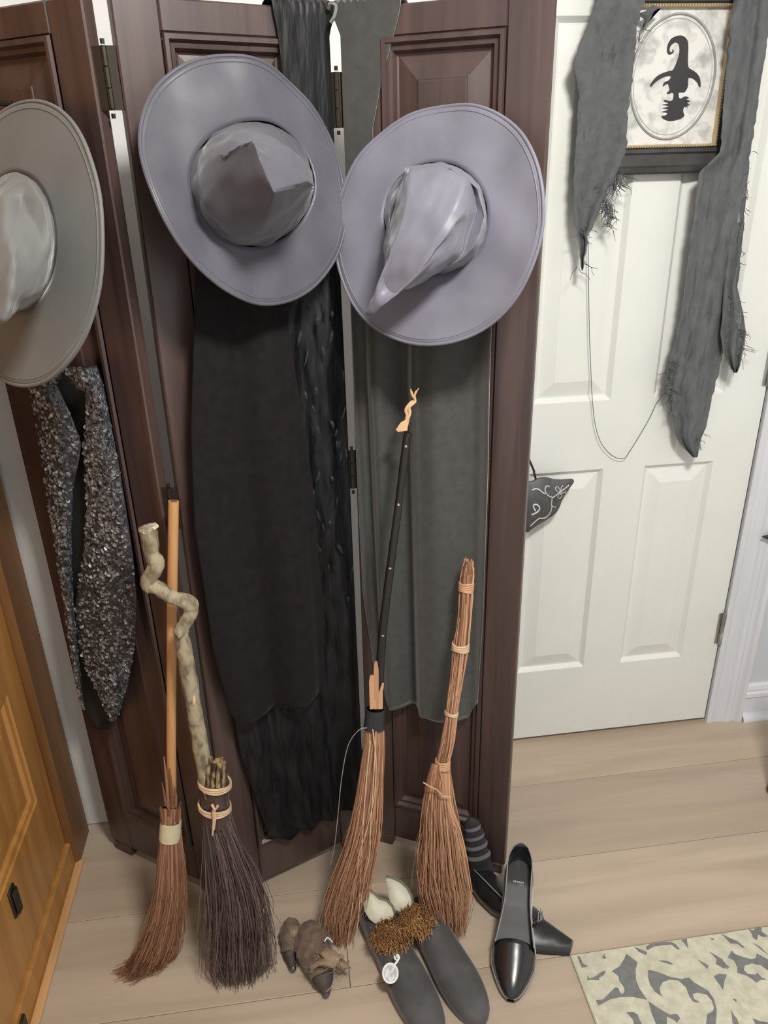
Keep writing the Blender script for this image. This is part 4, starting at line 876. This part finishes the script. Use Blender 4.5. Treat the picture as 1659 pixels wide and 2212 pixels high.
fil([(310, 770), (390, 740), (470, 745), (560, 810), (620, 850)], .0017); fil([(760, 690), (690, 670), (640, 730), (640, 810), (700, 890)], .0015); fil([(370, 1270), (320, 1170), (340, 1110), (410, 1110), (470, 1180), (450, 1270), (370, 1330), (280, 1375)], .0021)
fil([(800, 940), (790, 1100), (800, 1200), (780, 1330), (700, 1460), (610, 1500), (500, 1490), (400, 1560), (320, 1640), (270, 1700)], .0015); fil([(700, 890), (820, 930), (900, 890), (990, 830), (1110, 760), (1270, 660)], .0014); fil([(990, 830), (900, 740), (960, 690), (1010, 760), (990, 830)], .0010); fil([(990, 840), (1080, 850), (1160, 850), (1190, 810)], .0010); fil([(1000, 850), (1080, 920), (1040, 990), (960, 960), (990, 880)], .0010); fil([(780, 1130), (860, 1200), (920, 1210)], .0010); fil([(1030, 790), (1060, 700), (1110, 660)], .0009)
obj('scrollwork', fg.vf, m_silv, t)
sp = [mk(440, 520, VB - .04), mk(400, 380, VB - .05), mk(365, 250, VB - .05), Vector((.512, VB - .045, .915)), Vector((.49, VB - .045, .914)), Vector((.478, VB - .04, .86))]
obj('strap', tube([p[:3] for p in smooth_path(sp, 4)], .003, 6, sq=.4), m_bhand, t)
# pointed dark decoration and furniture foot just entering at the right edge
q = [pv(p, VB - .03) for p in ((1647, 1161), (1652, 1158), (1664, 1157), (1690, 1150), (1720, 1165), (1690, 1172), (1664, 1167), (1654, 1164))]
tag(obj('paper_decoration', poly_slab(q, (0, .004, 0)), m_sil, org=q[0], smooth=False), 'dark pointed paper decoration tip on the door casing at the right photo edge', 'decoration')
a = fl((1668, 1712)); lg = [(a.x, a.y, z, r) for z, r in ((0, .012), (.01, .016), (.03, .013), (.12, .016), (.3, .02), (.45, .022))]
tag(obj('furniture_leg', tube([p[:3] for p in lg], [p[3] for p in lg], 14), m_mahog, org=a), 'dark turned furniture leg standing on the floor at the right photo edge', 'furniture leg')
# =================================================================== rug
m_rug = mat('cream_rug', (.58, .56, .44), (.46, .445, .345), .9, scale=(55, 55, 55), detail=5, bump=.25, bscale=(500, 500, 500)); m_rg = mat('slate_rug_motif', (.185, .19, .185), (.15, .155, .15), .9, scale=(80, 80, 80), bump=.25, bscale=(500, 500, 500))
rc = fl((1233, 2066), .006)
rug = thing('area_rug', (rc.x, rc.y, 0), 'cream rug with slate grey scroll pattern lying at lower right', 'rug')
obj('rug_pile', box(rc.x, 1.9, .15, rc.y + .004, .0003, .006, .002), m_rug, rug, smooth=False)
POL = [[(170, 457), (190, 460), (212, 510), (255, 538), (205, 545)], [(250, 612), (268, 632), (310, 615), (365, 575), (392, 572), (380, 600), (335, 628), (345, 643), (270, 638), (250, 646)],
[(553, 437), (640, 505), (625, 560), (628, 640), (655, 710), (715, 795), (600, 772), (500, 775), (420, 795), (335, 840), (315, 798), (370, 795), (430, 735), (465, 700), (490, 705), (505, 745), (525, 752), (540, 725), (530, 690), (500, 650), (490, 610), (440, 572), (500, 535), (535, 480)],
[(725, 562), (800, 580), (900, 620), (985, 635), (1040, 622), (1080, 660), (1130, 690), (1190, 725), (1235, 790), (1258, 870), (1255, 940), (1245, 1020), (1170, 1020), (1185, 910), (1225, 890), (1238, 860), (1220, 800), (1180, 755), (1110, 740), (1070, 750), (1080, 790), (1115, 808), (1118, 820), (1075, 810), (1045, 770), (1020, 700), (960, 645), (890, 637), (835, 660), (812, 700), (820, 750), (838, 772), (780, 735), (740, 680), (722, 620)],
[(725, 808), (800, 860), (890, 912), (950, 908), (972, 940), (950, 975), (910, 945), (868, 925), (870, 1020), (800, 1020), (750, 900)], [(555, 895), (610, 893), (640, 912), (655, 950), (690, 1020), (620, 1020), (605, 950), (570, 910)], [(615, 383), (660, 400), (715, 425), (705, 445), (650, 420)],
[(705, 385), (740, 360), (820, 348), (900, 343), (940, 365), (968, 400), (955, 405), (905, 365), (830, 370), (770, 380), (715, 408)], [(980, 327), (1025, 320), (1030, 365), (1035, 392), (1010, 360)], [(805, 490), (850, 490), (890, 500), (920, 522), (880, 515)], [(1112, 485), (1150, 505), (1195, 530), (1185, 555), (1150, 520)],
[(1290, 278), (1350, 310), (1420, 340), (1472, 385), (1462, 392), (1420, 358), (1365, 355), (1330, 315)], [(1505, 243), (1540, 255), (1575, 230), (1607, 232), (1610, 265), (1659, 300), (1620, 305), (1580, 285), (1572, 330), (1540, 310), (1530, 275)],
[(1375, 412), (1400, 440), (1470, 465), (1530, 480), (1565, 470), (1570, 435), (1610, 455), (1690, 500), (1690, 590), (1600, 525), (1530, 510), (1475, 530), (1470, 565), (1500, 595), (1560, 600), (1575, 585), (1610, 625), (1645, 635), (1600, 640), (1570, 663), (1530, 630), (1490, 605), (1420, 585), (1418, 540), (1395, 490), (1345, 465)],
[(1200, 420), (1260, 455), (1300, 480), (1330, 520), (1355, 540), (1345, 553), (1300, 545), (1250, 515), (1260, 480)], [(1235, 612), (1280, 592), (1338, 600), (1318, 650), (1308, 715), (1270, 665)], [(1380, 785), (1410, 795), (1412, 815)], [(1372, 877), (1395, 920), (1415, 940), (1440, 1010), (1385, 1010)], [(1540, 940), (1600, 965), (1700, 980), (1700, 1010), (1570, 1010)], [(1545, 355), (1600, 385), (1659, 445), (1600, 400)], [(360, 462), (372, 455), (382, 435), (386, 458), (402, 465), (380, 478)], [(1208, 312), (1240, 322), (1225, 332)]]
for p in POL:
    q = [(1200 + x / 3.614, 1940 + y / 3.614) for x, y in p]
    P = [fl(c, .0055) for c in q]
    obj('scroll_motif', poly_slab(P, (0, 0, .0012)), m_rg, rug, smooth=False)
# the scroll pattern goes on to the right, outside the photograph
for o in [c for c in rug.children if c.name.startswith('scroll_motif')]:
    for k in (1, 2):
        c = o.copy(); C.objects.link(c); c.parent = rug; c.location.x += .455 * k
GR = {'witch_hat': 'witch hats hung on the folding screen', 'broom': 'brooms leaning on the folding screen', 'court_shoe': 'pair of black court shoes', 'elf_shoe': 'pair of brown elf shoes', 'gauze_drape': 'gauze drapes over the picture frame'}
for o in list(C.objects):
    b = o.name.split('.')[0]
    if o.parent is None and b in GR: o['group'] = GR[b]
